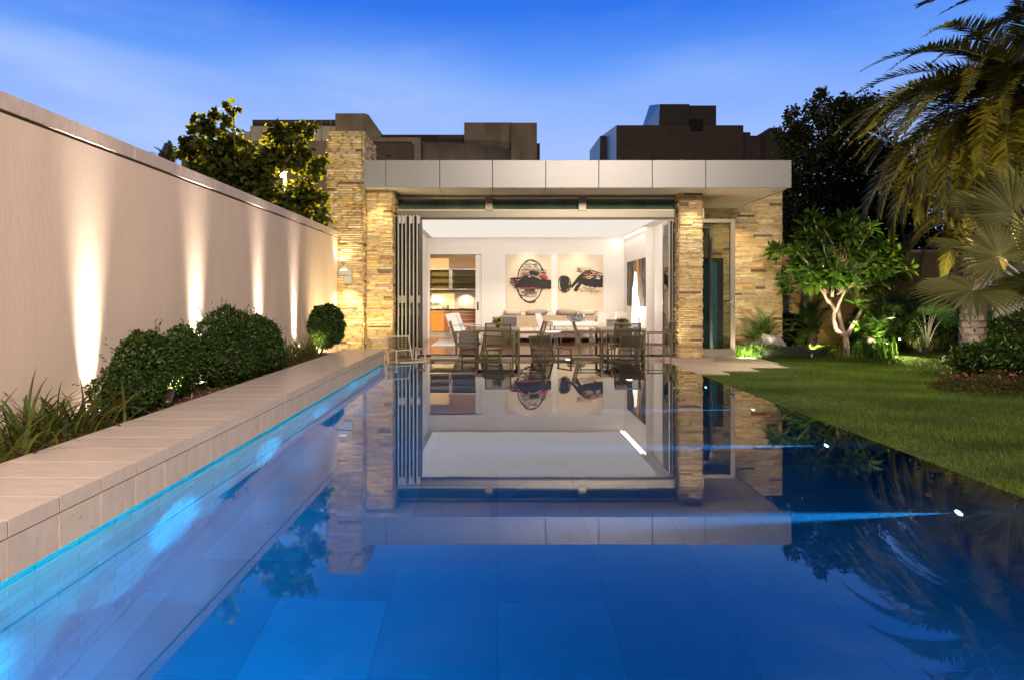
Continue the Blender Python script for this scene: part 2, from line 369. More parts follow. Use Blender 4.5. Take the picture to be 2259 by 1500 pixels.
# thin high cloud in drifting streaks
mp = N(nt, 'ShaderNodeMapping'); mp.inputs['Scale'].default_value = (1.6, 1.0, 5.5); mp.inputs['Rotation'].default_value = (0, R(22), 0); mp.inputs['Location'].default_value = (0.55, 0.2, 0.30)
L(nt, tc.outputs['Generated'], mp.inputs['Vector'])
cn = N(nt, 'ShaderNodeTexNoise', Scale=1.6, Detail=7.0, Roughness=0.6); L(nt, mp.outputs[0], cn.inputs['Vector'])
cm = N(nt, 'ShaderNodeMapRange', interpolation_type='SMOOTHSTEP'); cm.inputs['From Min'].default_value = 0.45; cm.inputs['From Max'].default_value = 0.75
cm.inputs['To Max'].default_value = 0.42; L(nt, cn.outputs['Fac'], cm.inputs['Value'])
def mth(op, a, b=None):
    n = N(nt, 'ShaderNodeMath', operation=op)
    for i, v in enumerate((a, b)):
        if v is None: continue
        if isinstance(v, (int, float)): n.inputs[i].default_value = v
        else: L(nt, v, n.inputs[i])
    return n.outputs[0]
yc = mth('MAXIMUM', sp.outputs[1], 0.2); uu = mth('DIVIDE', sp.outputs[0], yc); vv = mth('DIVIDE', sp.outputs[2], yc)
wob = mth('MULTIPLY', mth('SUBTRACT', cn.outputs['Fac'], 0.5), 0.16)
def band(u0, v0, slope, wid, length, k):
    """one long cirrus band: centre, slope, half width and half length on the sky"""
    dv = mth('DIVIDE', mth('ADD', mth('SUBTRACT', vv, mth('ADD', v0, mth('MULTIPLY', mth('SUBTRACT', uu, u0), slope))), wob), wid)
    du = mth('DIVIDE', mth('SUBTRACT', uu, u0), length)
    return mth('MULTIPLY', mth('EXPONENT', mth('MULTIPLY', mth('ADD', mth('MULTIPLY', dv, dv), mth('MULTIPLY', du, du)), -1.0)), k)
cov = band(-.64, .325, -.38, .032, .30, .52)
for q in ((-.62, .36, -.30, .03, .35, .30), (-.22, .315, -.10, .045, .16, .34), (.30, .315, .12, .035, .16, .30), (-.02, .28, -.2, .05, .2, .20)): cov = mth('ADD', cov, band(*q))
cov = mth('MINIMUM', mth('ADD', cov, mth('MULTIPLY', cm.outputs[0], 0.5)), 0.75)
cx = N(nt, 'ShaderNodeMix', data_type='RGBA'); L(nt, cov, cx.inputs['Factor']); L(nt, rp.outputs[0], cx.inputs['A']); cx.inputs['B'].default_value = (0.48, 0.64, 1.0, 1)
mu = N(nt, 'ShaderNodeMix', data_type='RGBA', blend_type='MULTIPLY'); mu.inputs['Factor'].default_value = 1
L(nt, cx.outputs['Result'], mu.inputs['A']); L(nt, az.outputs[0], mu.inputs['B'])
L(nt, mu.outputs['Result'], bg.inputs['Color']); bg.inputs['Strength'].default_value = 1.0

SC.view_settings.view_transform = 'Standard'; SC.view_settings.look = 'None'; SC.view_settings.exposure = 0; SC.view_settings.gamma = 1
SC.render.engine = 'CYCLES'
cy = SC.cycles
cy.use_denoising = True
cy.max_bounces = 10; cy.diffuse_bounces = 4; cy.glossy_bounces = 5; cy.transmission_bounces = 6; cy.transparent_max_bounces = 24; cy.volume_bounces = 1
cy.caustics_reflective = False; cy.caustics_refractive = False; cy.sample_clamp_indirect = 4.0; cy.sample_clamp_direct = 0
cy.use_light_tree = True

def light(kind, name, loc, power, color, parent=None, target=None, angle=60, blend=0.5, radius=0.02, size=None):
    d = bpy.data.lights.new(name, kind); d.energy = power; d.color = color
    o = bpy.data.objects.new(name, d); COL.objects.link(o)
    if kind == 'SPOT': d.spot_size = R(angle); d.spot_blend = blend
    if kind in ('SPOT', 'POINT'): d.shadow_soft_size = radius
    if kind == 'AREA':
        d.shape = 'RECTANGLE'; d.size, d.size_y = size
    loc = Vector(loc)
    if target is not None:
        o.rotation_euler = (Vector(target) - loc).to_track_quat('-Z', 'Y').to_euler()
    if parent is not None:
        o.parent = parent; loc = loc - origin(parent)
    o.location = loc
    return o
WARM = (1.0, 0.80, 0.58); WARM2 = (1.0, 0.70, 0.38); YEL = (1.0, 0.76, 0.38); NEUT = (1.0, 0.90, 0.78); COOL = (0.25, 0.62, 1.0)

# ================================================================= ground, pool
XL, XR, YE = -1.81, 2.70, 10.90     # pool: coping side, lawn side, far edge
ZT, ZL = -0.25, -0.26               # terrace, lawn
DEP = -1.35
mesh_np('ground', [(-400, -120, -1.7), (400, -120, -1.7), (400, 700, -1.7), (-400, 700, -1.7)], [(0, 1, 2, 3)], M['ground'])
tag(bpy.data.objects['ground'], kind='structure')
b = MB(); b.box(2.775, 26, -6, 21, -1.6, ZL); b.box(5.5, 26, 11.0, 21, -1.6, ZL + 0.001)
o = MB().box(2.775, 26, -6, 21, -1.6, ZL).build('lawn', M['lawn']); tag(o, kind='structure')
o = MB().box(-4.5, 2.774, 10.97, 14.2, -1.6, ZT).build('terrace', M['paving']); tag(o, kind='structure')
b = MB(); b.box(2.775, 3.95, 11.6, 12.1, ZL - 0.02, ZT + 0.01); b.box(2.775, 4.64, 12.1, 12.6, ZL - 0.02, ZT + 0.01)
b.box(2.775, 5.40, 12.6, 13.45, ZL - 0.02, ZT + 0.01); b.box(2.775, 5.55, 13.45, 14.9, ZL - 0.02, ZT + 0.012); b.box(2.775, 5.2, 14.9, 16.2, ZL - 0.02, ZT + 0.012)
o = b.build('stepped_paving', M['paving']); tag(o, kind='structure')
# stone doorstep in front of the column, rounded end
pts = [(-2.07, 13.62)] + [(4.15 + 0.28 * math.sin(t), 13.90 - 0.28 * math.cos(t)) for t in [i * math.pi / 2 / 8 for i in range(9)]] + [(4.43, 14.12), (-2.07, 14.12)]
o = MB().prism(pts, 'z', ZT + 0.004, -0.165).build('doorstep', M['plinth'], bevel=0.006); tag(o, kind='structure')
o = MB().box(-4.0, 6.5, -7, 0.75, -1.6, 0.0).build('near_deck', M['paving']); tag(o, kind='structure')

o = mesh_np('pool_floor', [(XL - .07, .75, DEP), (XR, .75, DEP), (XR, YE, DEP), (XL - .07, YE, DEP)], [(0, 1, 2, 3)], M['pool_floor']); tag(o, kind='structure')
o = MB().box(XL - 0.3, XL - 0.058, 0.76, YE - 0.001, -1.6, -0.004).build('pool_wall', M['pool_wall']); tag(o, kind='structure')
b = MB(); b.box(XR, XR + 0.065, 0.76, YE + 0.065, -1.6, -0.012); b.box(XL - 0.058, XR - 0.001, YE, YE + 0.065, -1.6, -0.012); b.box(XL, XR, 0.70, 0.758, -1.6, 0.02)
o = b.build('pool_weir', M['pool_dark']); tag(o, kind='structure')

# water: one closed body whose film runs out over the two weirs
def water():
    m, nt, out = nodes('water')
    tc = N(nt, 'ShaderNodeTexCoord'); mp = N(nt, 'ShaderNodeMapping'); mp.inputs['Scale'].default_value = (1.0, 1.0, 1.0); L(nt, tc.outputs['Object'], mp.inputs['Vector'])
    n1 = N(nt, 'ShaderNodeTexNoise', Scale=2.2, Detail=3.0, Roughness=0.5); L(nt, mp.outputs[0], n1.inputs['Vector'])
    bp = N(nt, 'ShaderNodeBump', Strength=0.045, Distance=0.004); L(nt, n1.outputs['Fac'], bp.inputs['Height'])
    fr = N(nt, 'ShaderNodeFresnel', IOR=1.333); L(nt, bp.outputs[0], fr.inputs['Normal'])
    rf = N(nt, 'ShaderNodeBsdfRefraction', IOR=1.333, Roughness=0.0); L(nt, bp.outputs[0], rf.inputs['Normal'])
    gl = N(nt, 'ShaderNodeBsdfGlossy', Roughness=0.012); L(nt, bp.outputs[0], gl.inputs['Normal'])
    pw = N(nt, 'ShaderNodeMath', operation='POWER'); pw.inputs[1].default_value = 0.69; L(nt, fr.outputs[0], pw.inputs[0])
    mx = N(nt, 'ShaderNodeMixShader'); L(nt, pw.outputs[0], mx.inputs[0]); L(nt, rf.outputs[0], mx.inputs[1]); L(nt, gl.outputs[0], mx.inputs[2])
    L(nt, mx.outputs[0], out.inputs['Surface'])
    ab = N(nt, 'ShaderNodeVolumeAbsorption', Density=1.1); ab.inputs['Color'].default_value = (0.0, 0.73, 0.88, 1)
    scv = N(nt, 'ShaderNodeVolumeScatter', Density=0.11, Anisotropy=0.0); scv.inputs['Color'].default_value = (0.12, 0.5, 1.0, 1)
    ad = N(nt, 'ShaderNodeAddShader'); L(nt, ab.outputs[0], ad.inputs[0]); L(nt, scv.outputs[0], ad.inputs[1]); L(nt, ad.outputs[0], out.inputs['Volume'])
    return m
M['water'] = water()
x0, x1, x2, y0, y1, y2, zb = XL - 0.066, XR + 0.004, XR + 0.068, 0.755, YE + 0.004, YE + 0.068, DEP - 0.005
Vw = [(x0, y0, 0), (x2, y0, 0), (x2, y2, 0), (x0, y2, 0), (x2, y0, -.016), (x2, y2, -.016), (x0, y2, -.016), (x1, y0, -.016), (x1, y1, -.016), (x0, y1, -.016), (x0, y0, zb), (x1, y0, zb), (x1, y1, zb), (x0, y1, zb)]
Fw = [(0, 1, 2, 3), (1, 4, 5, 2), (2, 5, 6, 3), (4, 7, 8, 5), (5, 8, 9, 6), (7, 11, 12, 8), (8, 12, 13, 9), (10, 13, 12, 11)]
me = bpy.data.meshes.new('water'); me.from_pydata(Vw, [], Fw + [(3, 6, 9, 13, 10, 0), (0, 10, 11, 7, 4, 1)]); me.update()
o = link_mesh('water', me, M['water']); tag(o, kind='structure')

M['grout'] = surf('grout', (.12, .095, .075), .95)
# ---- coping along the left side: slabs and riser tiles
led = thing('pool_ledge', 'long pale travertine coping ledge between the planted bed and the pool', 'ledge', (XL, 5, 0))
b = MB(); b.box(-2.455, XL - 0.062, 0.8, YE - 0.006, -0.25, 0.012); b.box(-2.455, XL - 0.02, 0.8, YE - 0.006, 0.0125, 0.1655); b.box(-2.4585, XL + .0025, 0.81, YE - 0.007, 0.170, 0.224); b.box(XL - .0195, XL - .006, 0.81, YE - 0.007, 0.0145, 0.163); b.build('grout', M['grout'], led)
s0 = r0 = None; y = YE - 0.30; SP = 0.2994; k = 0
while y > 0.8:
    for nm in ('slab', 'riser_tile'):
        if nm == 'slab':
            if s0 is None: s0 = c = MB().box(-2.46, XL + 0.004, y + .003, y + SP - .003, 0.168, 0.232).build('slab', M['trav_top'], led); yb = y
            else: c = s0.copy(); COL.objects.link(c); c.parent = led; c.location = (0, y - yb, 0)
        else:
            if r0 is None: r0 = c = MB().box(XL - 0.018, XL, y + .0025, y + SP - .0025, 0.014, 0.1625).build('riser_tile', M['trav_side'], led)
            else: c = r0.copy(); COL.objects.link(c); c.parent = led; c.location = (0, y - yb, 0)
    y -= SP
o = MB().box(-3.09, -2.462, 0.8, YE + 0.02, -0.25, 0.175).build('planting_bed', M['soil']); tag(o, kind='structure')
MB().box(-2.46, XL + 0.003, YE - 0.002, YE + 0.02, -0.25, 0.228).build('end_panel', M['trav_side'], led)

# ---- garden wall on the left
XW = -3.09
gw = thing('garden_wall', 'tall rendered garden wall washed by uplights behind the planted bed', 'wall', (XW, 6, 0))
MB().box(XW - 0.22, XW, -2.5, 13.18, -0.3, 2.20).build('rendered_panel', M['plaster'], gw)
MB().box(XW - 0.20, XW - 0.01, -2.5, 13.18, 2.20, 2.22).build('shadow_gap', M['core'], gw)
zc0 = 2.222; zc1 = H + (CY - 513) * 13.05 / F * 1.0
zc1 = 2.335; y = -2.5; sizes = []
while y < 13.15:
    ln = 0.83
    MB().box(XW - 0.27, XW + 0.008, y + .002, min(y + ln, 13.17) - .002, zc0, zc1).build('cap_stone', M['trav_cap'], gw, bevel=0.004); y += ln

# ================================================================= stacked ledgestone
PAL = [(.54, .41, .19), (.57, .45, .24), (.62, .50, .29), (.54, .43, .23), (.48, .37, .19), (.65, .55, .35), (.57, .42, .17), (.46, .37, .23)]
PAL_D = [(.14, .095, .065), (.17, .13, .10), (.20, .12, .08)]
PAL_O = [(.48, .28, .08), (.50, .34, .12), (.40, .22, .12), (.46, .28, .20)]
def ledge_face(V, Fc, C, o, u, n, width, height, rough, rnd, step=0.045, hmin=.03, hmax=.058, skew=0.0):
    """courses of split stone over a width x height face: o corner, u along, n outwards, z up"""
    o, u, n = Vector(o), Vector(u), Vector(n); z = 0.0
    while z < height - 0.005:
        h = min(rnd.uniform(hmin, hmax), height - z)
        if height - z - h < 0.02: h = height - z
        x = -rnd.uniform(0, .2)
        while x < width:
            ln = rnd.uniform(.14, .46); a, b = max(x, 0), min(x + ln, width); x += ln
            if b - a < 0.012: continue
            r = rnd.random()
            c = rnd.choice(PAL_D) if r < .035 else rnd.choice(PAL_O) if r < .10 else rnd.choice(PAL)
            t = rnd.uniform(.92, 1.08); c = [q * t for q in c]
            d0 = rnd.uniform(0.004, 0.024) * rough
            nx = max(1, int((b - a) / step)); nz = 3; base = len(V)
            seed = Vector((rnd.uniform(0, 90), rnd.uniform(0, 90), rnd.uniform(0, 90)))
            for j in range(nz + 1):
                for i in range(nx + 1):
                    fu, fz = i / nx, j / nz
                    uu, zz = a + (b - a) * fu, z + h * fz
                    nn = noise.noise(seed + Vector((uu * 9, zz * 26, 0))) * .011 * rough + noise.noise(seed * 2 + Vector((uu * 30, zz * 40, 0))) * .005 * rough
                    edge = min(fz, 1 - fz) * h; e = 0.0 if edge > .004 else -0.006 * rough
                    V.append(tuple(o + u * uu + Vector((0, 0, zz)) + n * max(d0 + nn + e, 0.001)))
            for j in range(nz):
                for i in range(nx):
                    q = base + j * (nx + 1) + i; Fc.append((q, q + 1, q + nx + 2, q + nx + 1)); C.append(c)
            # returns of the stone back to the core
            def skirt(i0, i1):
                p0, p1 = Vector(V[i0]), Vector(V[i1]); k = len(V)
                for p in (p0, p1): V.append(tuple(p - n * ((p - o).dot(n) + 0.004)))
                Fc.append((i0, i1, k + 1, k)); C.append([q * .8 for q in c])
            for i in range(nx): skirt(base + i, base + i + 1); skirt(base + nz * (nx + 1) + i, base + nz * (nx + 1) + i + 1)
            for j in range(nz): skirt(base + j * (nx + 1), base + (j + 1) * (nx + 1)); skirt(base + j * (nx + 1) + nx, base + (j + 1) * (nx + 1) + nx)
        z += h
def stone_block(name, parent, x0, x1, y0, y1, z0, z1, rough=1.0, faces='frl', seed=1, **kw):
    rnd = random.Random(seed); V, Fc, C = [], [], []
    if 'f' in faces: ledge_face(V, Fc, C, (x0, y0, z0), (1, 0, 0), (0, -1, 0), x1 - x0, z1 - z0, rough, rnd, **kw)
    if 'r' in faces: ledge_face(V, Fc, C, (x1, y0, z0), (0, 1, 0), (1, 0, 0), y1 - y0, z1 - z0, rough, rnd, **kw)
    if 'l' in faces: ledge_face(V, Fc, C, (x0, y0, z0), (0, 1, 0), (-1, 0, 0), y1 - y0, z1 - z0, rough, rnd, **kw)
    if 't' in faces:
        for _ in range(1):
            k = len(V); V += [(x0 - .01, y0 - .01, z1), (x1 + .01, y0 - .01, z1), (x1 + .01, y1, z1), (x0 - .01, y1, z1)]; Fc.append((k, k + 1, k + 2, k + 3)); C.append((.4, .33, .22))
    ob = mesh_np(name, np.array(V), np.array(Fc), M['ledge'], parent, np.array(C))
    MB().box(x0 + .003, x1 - .003, y0 + .003, y1, z0, z1 - .003).build('core', M['core'], ob)
    return ob

# ================================================================= pool house
YR, YF, YB = 13.18, 14.12, 19.5
ph = thing('pool_house', 'flat roofed pool house with stone pillars and an open lit living room', 'house', (1.0, YF, ZT))
stone_block('stone_pillar', ph, px(722, YR), px(800, YR), YR, 14.5, ZT, pz(290, YR), 1.6, 'frlt', 3)
stone_block('stone_pillar', ph, px(800, YR) + .02, px(866, 13.45), 13.45, 14.3, ZT, 3.165, 1.2, 'fr', 4)
stone_block('stone_pillar', ph, px(1498, 13.87), px(1549, 13.87), 13.87, 14.2, -0.163, 3.165, 1.2, 'frl', 5, hmin=.03, hmax=.06)
stone_block('stone_wall', ph, 3.9, px(1725, 16.2), 16.2, 16.5, ZT, 3.62, 1.0, 'frl', 6, step=0.06, hmin=.035, hmax=.07)

# roof: fascia panels, soffit panels, deck
zr0, zr1 = pz(415, YR), pz(354, YR); joints = [px(v, YR) for v in (800, 851, 970, 1086.5, 1204, 1321, 1439, 1557, 1746)]
joints[0] += 0.012
xr1 = joints[-1]
for a, b_ in zip(joints, joints[1:]):
    g = 0.005; e = 0 if b_ == xr1 else g
    MB().box(a + g, b_ - e, YR, YR + 0.03, zr0, zr1).build('fascia_panel', M['fascia'], ph, bevel=0.003)
    y2 = 16.18 if b_ == xr1 else YF
    if b_ > px(1480, YF) and b_ != xr1: y2 = 15.0
    MB().box(a + g, b_ - e, YR + 0.036, y2, zr0, zr0 + 0.02).build('soffit_panel', M['soffit'], ph, bevel=0.002)
MB().box(xr1 - .03, xr1, YR + 0.031, 20.0, zr0, zr1).build('fascia_panel', M['fascia'], ph)
MB().box(joints[0] + .02, xr1 - .032, YR + 0.034, 20.2, zr0 + 0.025, zr1 - 0.01).build('roof', M['core'], ph)
o = MB().lathe((px(1708, 13.6), 13.62, zr0 - 0.004), [(0.035, 0.0), (0.045, 0.0), (0.045, 0.004)], 16).build('recessed_downlight', M['frame'], ph)

M['pane_backing'] = surf('dim_room_backing', (.30, .35, .29), .5, var=.5, vscale=2, stretch=(1, 1, .1))  # added backing whose tone stands in for the dim room behind the panes
M['frame_lit'] = surf('lit_window_frame', (.50, .47, .38), .4, metal=.2, var=.04)  # lighter copy of the frame metal, standing in for light from below
# facade: header, clerestory windows
ZH, ZW0, ZW1 = pz(481, YF), pz(463, YF), pz(440, YF)
xa, xb = px(868, YF), px(1497, YF)
wins = [(px(878, YF), px(1070, YF)), (px(1087, YF), px(1276, YF)), (px(1293, YF), px(1488, YF))]
b = MB(); b.box(xa, xb, YF - .03, YF + .09, ZH, ZW0 - .03); b.box(xa, xb, YF - .03, YF + .09, ZW1 + .03, zr0 - 0.002)
xs = [xa] + [v for w in wins for v in w] + [xb]
for i in range(0, len(xs), 2):
    if xs[i + 1] - xs[i] > .01: b.box(xs[i], xs[i + 1], YF - .03, YF + .09, ZW0 - .0299, ZW1 + .0299)
b.build('header_frame', M['frame'], ph, bevel=0.004)
MB().box(xa, xb, YF - .024, YF + .08, ZH - .035, ZH - .002).build('track', M['frame_dark'], ph)
for i, (u0, u1) in enumerate(wins):
    w = MB(); w.box(u0, u1, YF - .015, YF + .03, ZW0 - .03, ZW0); w.box(u0, u1, YF - .015, YF + .03, ZW1, ZW1 + .03)
    wo_ = w.build('clerestory_window', M['frame_lit'], ph)
    MB().box(u0 - .001, u1 + .001, YF + .01, YF + .02, ZW0 - .001, ZW1 + .001).build('pane', M['glass_cler'], wo_)
    MB().box(u0, u1, YF + .055, YF + .06, ZW0, ZW1).build('pane_backing', M['pane_backing'], wo_)
b = MB(); b.box(px(1488.5, YF), px(1497, YF) + .02, YF - .02, YF + .09, -0.16, ZH - .036); b.build('jamb', M['frame'], ph, bevel=.003)
b = MB(); b.box(xa, xa + .03, YF + .0, YF + .09, -0.16, ZH - .036); b.build('jamb', M['frame'], ph)
MB().box(xa, px(1490, YF), YF - .02, YF + .06, -.163, -.118).build('threshold', M['frame_dark'], ph)

# room shell
ZF, ZC = -0.125, pz(525, YB); XRL, XRR = -2.0, px(1377, YB)
kx0, kx1, kzt = px(948, YB), px(1062, YB), pz(562, YB)
MB().box(-2.3, 4.3, YF + .061, YB, -0.3, ZF).build('floor', M['woodfloor'], ph)
MB().box(-2.6, 0.2, YB + .0005, 22.2, -0.3, ZF - 0.001).build('kitchen_floor', M['woodfloor'], ph)
b = MB(); b.box(-2.3, 4.3, YF + .1, YB + .1, ZC, ZC + .15); b.build('ceiling', M['ceil'], ph)
b = MB(); b.box(XRL - .3, kx0 - .03, YB, YB + .15, -.3, ZC); b.box(kx1, XRR + .3, YB, YB + .15, -.3, ZC); b.box(kx0 - .03, kx1, YB, YB + .15, kzt, ZC); b.build('back_wall', M['white'], ph)
MB().box(XRL - .3, XRL, YF + .1, YB, -.3, ZC).build('left_wall', M['white'], ph)
YN = 16.6
MB().box(XRR, XRR + .3, YN, YB, -.3, ZC).build('right_wall', M['white'], ph)
MB().box(px(1441, YN), XRR + .5, 15.05, YN - .001, -.3, ZC).build('side_wall', M['white'], ph)
MB().box(px(1441, YN), 4.3, YF + .1, 15.049, ZC - .25, ZC).build('side_bulkhead', M['white'], ph)
MB().box(3.95, 4.15, YF + .2, 15.048, -.3, ZC - .251).build('side_return', M['frame_dark'], ph)
# wall slot of light along the top of the right wall
MB().box(XRR - .012, XRR - .002, YN + .05, YB - .05, ZC - .03, ZC - .004).build('cove_strip', M['e_cove'], ph)
# kitchen beyond the doorway
YK = 21.75
b = MB(); b.box(-2.9, 0.4, YK, YK + .1, -.3, 2.6); b.build('kitchen_wall', M['splash'], ph)
b = MB(); b.box(-2.9, -2.8, YB + .16, YK, -.3, 2.6); b.box(.3, .4, YB + .16, YK, -.3, 2.6); b.build('kitchen_side_wall', M['splash'], ph)
MB().box(-2.9, .4, YB + .151, YK + .1, 2.6, 2.7).build('kitchen_ceiling', M['ceil'], ph)
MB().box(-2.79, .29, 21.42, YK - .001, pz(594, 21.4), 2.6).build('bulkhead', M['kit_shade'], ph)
b = MB(); t = .012
b.box(kx0 - .062, kx0 - .002, YB - t, YB + .16, ZF, kzt); b.box(kx1, kx1 + .04, YB - t, YB + .1, ZF, kzt); b.box(kx0 - .062, kx1 + .04, YB - t, YB + .16, kzt, kzt + .05)
b.build('door_casing', M['white'], ph, bevel=.003)
pd = MB().box(px(1049, YB), kx1 + .3, YB + .03, YB + .07, ZF, kzt - .002).build('pocket_door', M['white'], ph)
MB().box(px(1052, YB), px(1056, YB), YB + .026, YB + .031, pz(685, YB), pz(667, YB)).build('pull', M['frame_dark'], pd)

# folded glass leaves, left stack: pairs of framed panes standing edge-on
M['frame2'] = surf('door_frame_metal', (0.30, 0.27, 0.22), 0.4, metal=0.5, var=0.05)
def leaf(x, y0, y1, hinge, name='folding_leaf', mat='alu'):
    th, fw = .028, .07; z0, z1 = -.12, ZH - .04 if y0 > YF else pz(475, y0)
    b = MB(); b.box(x, x + th, y0, y0 + fw, z0, z1); b.box(x, x + th, y1 - fw, y1, z0, z1)
    b.box(x, x + th, y0 + fw, y1 - fw, z0, z0 + .11); b.box(x, x + th, y0 + fw, y1 - fw, z1 - fw, z1)
    lf = b.build(name, M[mat], ph, bevel=.003)
    MB().box(x + .012, x + .026, y0 + fw - .003, y1 - fw + .003, z0 + .10, z1 - fw + .003).build('pane', M['glass_dark'], lf)
    MB().box(x + th, x + th + .018, y0 + .015, y1 - .015, z0 + .01, z1 - .02).build('black_gap_sheet', M['black'], lf)  # full-size black sheet filling the gap beside each leaf
    if hinge:
        h = MB()
        for zc in (z1 - .10, (z0 + z1) / 2 - .28, z0 + .10):
            h.box(x + th - .012, x + th + .045, y0 - .014, y0 - .001, zc - .07, zc + .07); h.tube([(x + th + .016, y0 - .016, zc - .075), (x + th + .016, y0 - .016, zc + .075)], .011, 8)
        h.tube([(x + th + .016, y0 - .022, (z0 + z1) / 2 - .45), (x + th + .016, y0 - .03, (z0 + z1) / 2 - .62)], .009, 6)
        h.build('hinge', M['steel'], lf)
for i in range(7):
    leaf(px(869 + i * 8.35, 13.72), 13.70, 14.42, i % 2 == 0 and i > 0 or i == 1)
for i in range(2):
    leaf(3.565 + i * .06, 14.22, 14.80, False, mat='frame2')

# open glass door leaf right of the column, and the inner glazing behind it
def framed(name, x0, x1, y, z0, z1, fw, fb, mat, pane, parent, th=.06):
    b = MB(); b.box(x0, x0 + fw, y, y + th, z0, z1); b.box(x1 - fw, x1, y, y + th, z0, z1)
    b.box(x0 + fw, x1 - fw, y, y + th, z0, z0 + fb); b.box(x0 + fw, x1 - fw, y, y + th, z1 - fw * .75, z1)
    lf = b.build(name, mat, parent, bevel=.004)
    MB().box(x0 + fw - .003, x1 - fw + .003, y + .02, y + .034, z0 + fb - .003, z1 - fw * .75 + .003).build('pane', pane, lf)
    return lf
YD = 14.10
gd = framed('glass_door', px(1549, YD) - .13, px(1622, YD), YD, -.155, pz(484, YD), .10, .15, M['frame2'], M['glass_door'], ph)
hx, hz = px(1617, YD), pz(668, YD)
b = MB(); b.box(hx - .02, hx + .02, YD - .012, YD, hz - .16, hz + .05); b.tube([(hx, YD - .01, hz), (hx, YD - .06, hz), (hx - .17, YD - .06, hz)], .011, 8); b.build('handle', M['steel'], gd, smooth=True)
framed('inner_glazing', px(1530, 15.3), px(1572, 15.3), 15.3, -.2, pz(499, 15.3), .075, .09, M['alu'], M['glass_door'], ph)
fd = framed('frosted_door', px(1540, 16.1), px(1596, 16.1), 16.1, -.2, pz(570, 16.1), .14, .16, M['frame_dark'], M['e_frost'], ph)
MB().tube([(px(1578, 16.05), 16.04, pz(677, 16.05)), (px(1568, 16.05), 16.04, pz(677, 16.05))], .012, 6).build('handle', M['black'], fd)
# ================================================================= kitchen seen through the doorway
kc = thing('kitchen_counter', 'orange wood kitchen base cabinets with dark worktop seen through the doorway', 'cabinet', (-1.4, 21.2, ZF))
YC = 21.12; zc_ = pz(683, YC)
MB().box(-2.7, .28, YC + .02, YK - .01, ZF + .12, zc_ - .03).build('carcass', M['wood_cab'], kc)
MB().box(-2.75, .29, YC - .01, YK - .005, zc_ - .03, zc_).build('worktop', M['counter'], kc)
MB().box(-2.7, .28, YC + .07, YK - .01, ZF, ZF + .12).build('toe_kick', M['steel'], kc)
def front(x0, x1, z0, z1, name):
    f = MB().box(x0 + .004, x1 - .004, YC, YC + .02, z0 + .004, z1 - .004).build(name, M['wood_cab'], kc, bevel=.002)
    MB().box(x0 + .05, x1 - .05, YC - .03, YC - .001, z1 - .045, z1 - .025).build('handle', M['steel'], f)
xs = [px(951, YC), px(994.5, YC), px(1052, YC), .25]
front(xs[0], xs[1], ZF + .13, zc_ - .035, 'cabinet_door')
front(-2.6, xs[0], ZF + .13, zc_ - .035, 'cabinet_door')
zz = [ZF + .13, ZF + .37, ZF + .53, ZF + .68, zc_ - .035]
for i in range(4): front(xs[1], xs[2], zz[i], zz[i + 1], 'drawer')
uc = thing('wall_cabinet', 'glass fronted kitchen wall cabinet above the orange counter', 'cabinet', (-1.4, 21.4, 1.4))
YU = 21.38; u0, u1 = pz(640, YU), pz(594, YU)
b = MB(); b.box(-2.7, .28, YU + .02, YK - .002, u0, u0 + .02); b.box(-2.7, .28, YU + .02, YK - .002, u1 - .02, u1 - .0005); b.box(-2.7, .28, YK - .02, YK - .002, u0 + .02, u1 - .02)
for q in (.33, .66): b.box(-2.7, .28, YU + .03, YK - .02, u0 + (u1 - u0) * q - .006, u0 + (u1 - u0) * q + .006)
b.build('carcass', M['ceramic'], uc)
for a, e in ((-2.6, px(993, YU)), (px(995, YU), .25)):
    d = MB(); d.box(a, a + .035, YU, YU + .018, u0, u1); d.box(e - .035, e, YU, YU + .018, u0, u1); d.box(a + .035, e - .035, YU, YU + .018, u0, u0 + .03); d.box(a + .035, e - .035, YU, YU + .018, u1 - .02, u1)
    d = d.build('cabinet_door', M['steel'], uc)
    MB().box(a + .034, e - .034, YU + .006, YU + .012, u0 + .029, u1 - .019).build('pane', M['glass_cab'], d)
for i in range(13):
    q = i % 3; x = px(955 + (i // 3) * 9 + q * 2, 21.5); r = U(.03, .05)
    o = MB().lathe((x, 21.55, u0 + (.02, .215, .41)[q]), [(r * .5, 0), (r * .8, .01), (r, .06), (r * .9, .062), (r * .7, .012), (0, .01)], 12).build('bowl', M['ceramic'], smooth=True)
    tag(o, 'small pale bowl behind the glass of the kitchen wall cabinet', 'bowl', 'bowls in the kitchen cabinet')
pl = [(px(962, YU), 'left'), (px(1028, YU), 'right')]
for x, sd in pl:
    t = thing('cabinet_light', f'small {"left" if sd == "left" else "right"} hand spotlight glowing under the kitchen wall cabinet', 'lamp', (x, 21.5, u0 - .03), 'lights under the kitchen cabinet')
    MB().lathe((x, 21.5, u0 - .035), [(.0, .033), (.04, .033), (.04, .0), (.034, .0), (.03, .012), (0, .012)], 14).build('housing', M['steel'], t)
    MB().lathe((x, 21.5, u0 - .028), [(.0, .0), (.029, .0)], 12).build('lens', M['e_spot'], t)
    light('SPOT', 'beam', (x, 21.52, u0 - .045), 26, WARM, t, (x, 21.62, 0), 130, .8, .02)
for x, r, h, lab, nm, m in ((px(984, 21.4), .1, .13, 'tan round canister on the dark kitchen worktop', 'canister', 'tabletop'), (px(1021, 21.4), .13, .05, 'stack of pale plates on the dark kitchen worktop', 'plate_stack', 'ceramic')):
    o = MB().lathe((x, 21.4, zc_ + .001), [(0, 0), (r * .9, 0), (r, h * .4), (r, h), (r * .85, h), (r * .8, h * .7), (0, h * .7)], 16).build(nm, M[m], smooth=True); tag(o, lab, 'kitchenware')
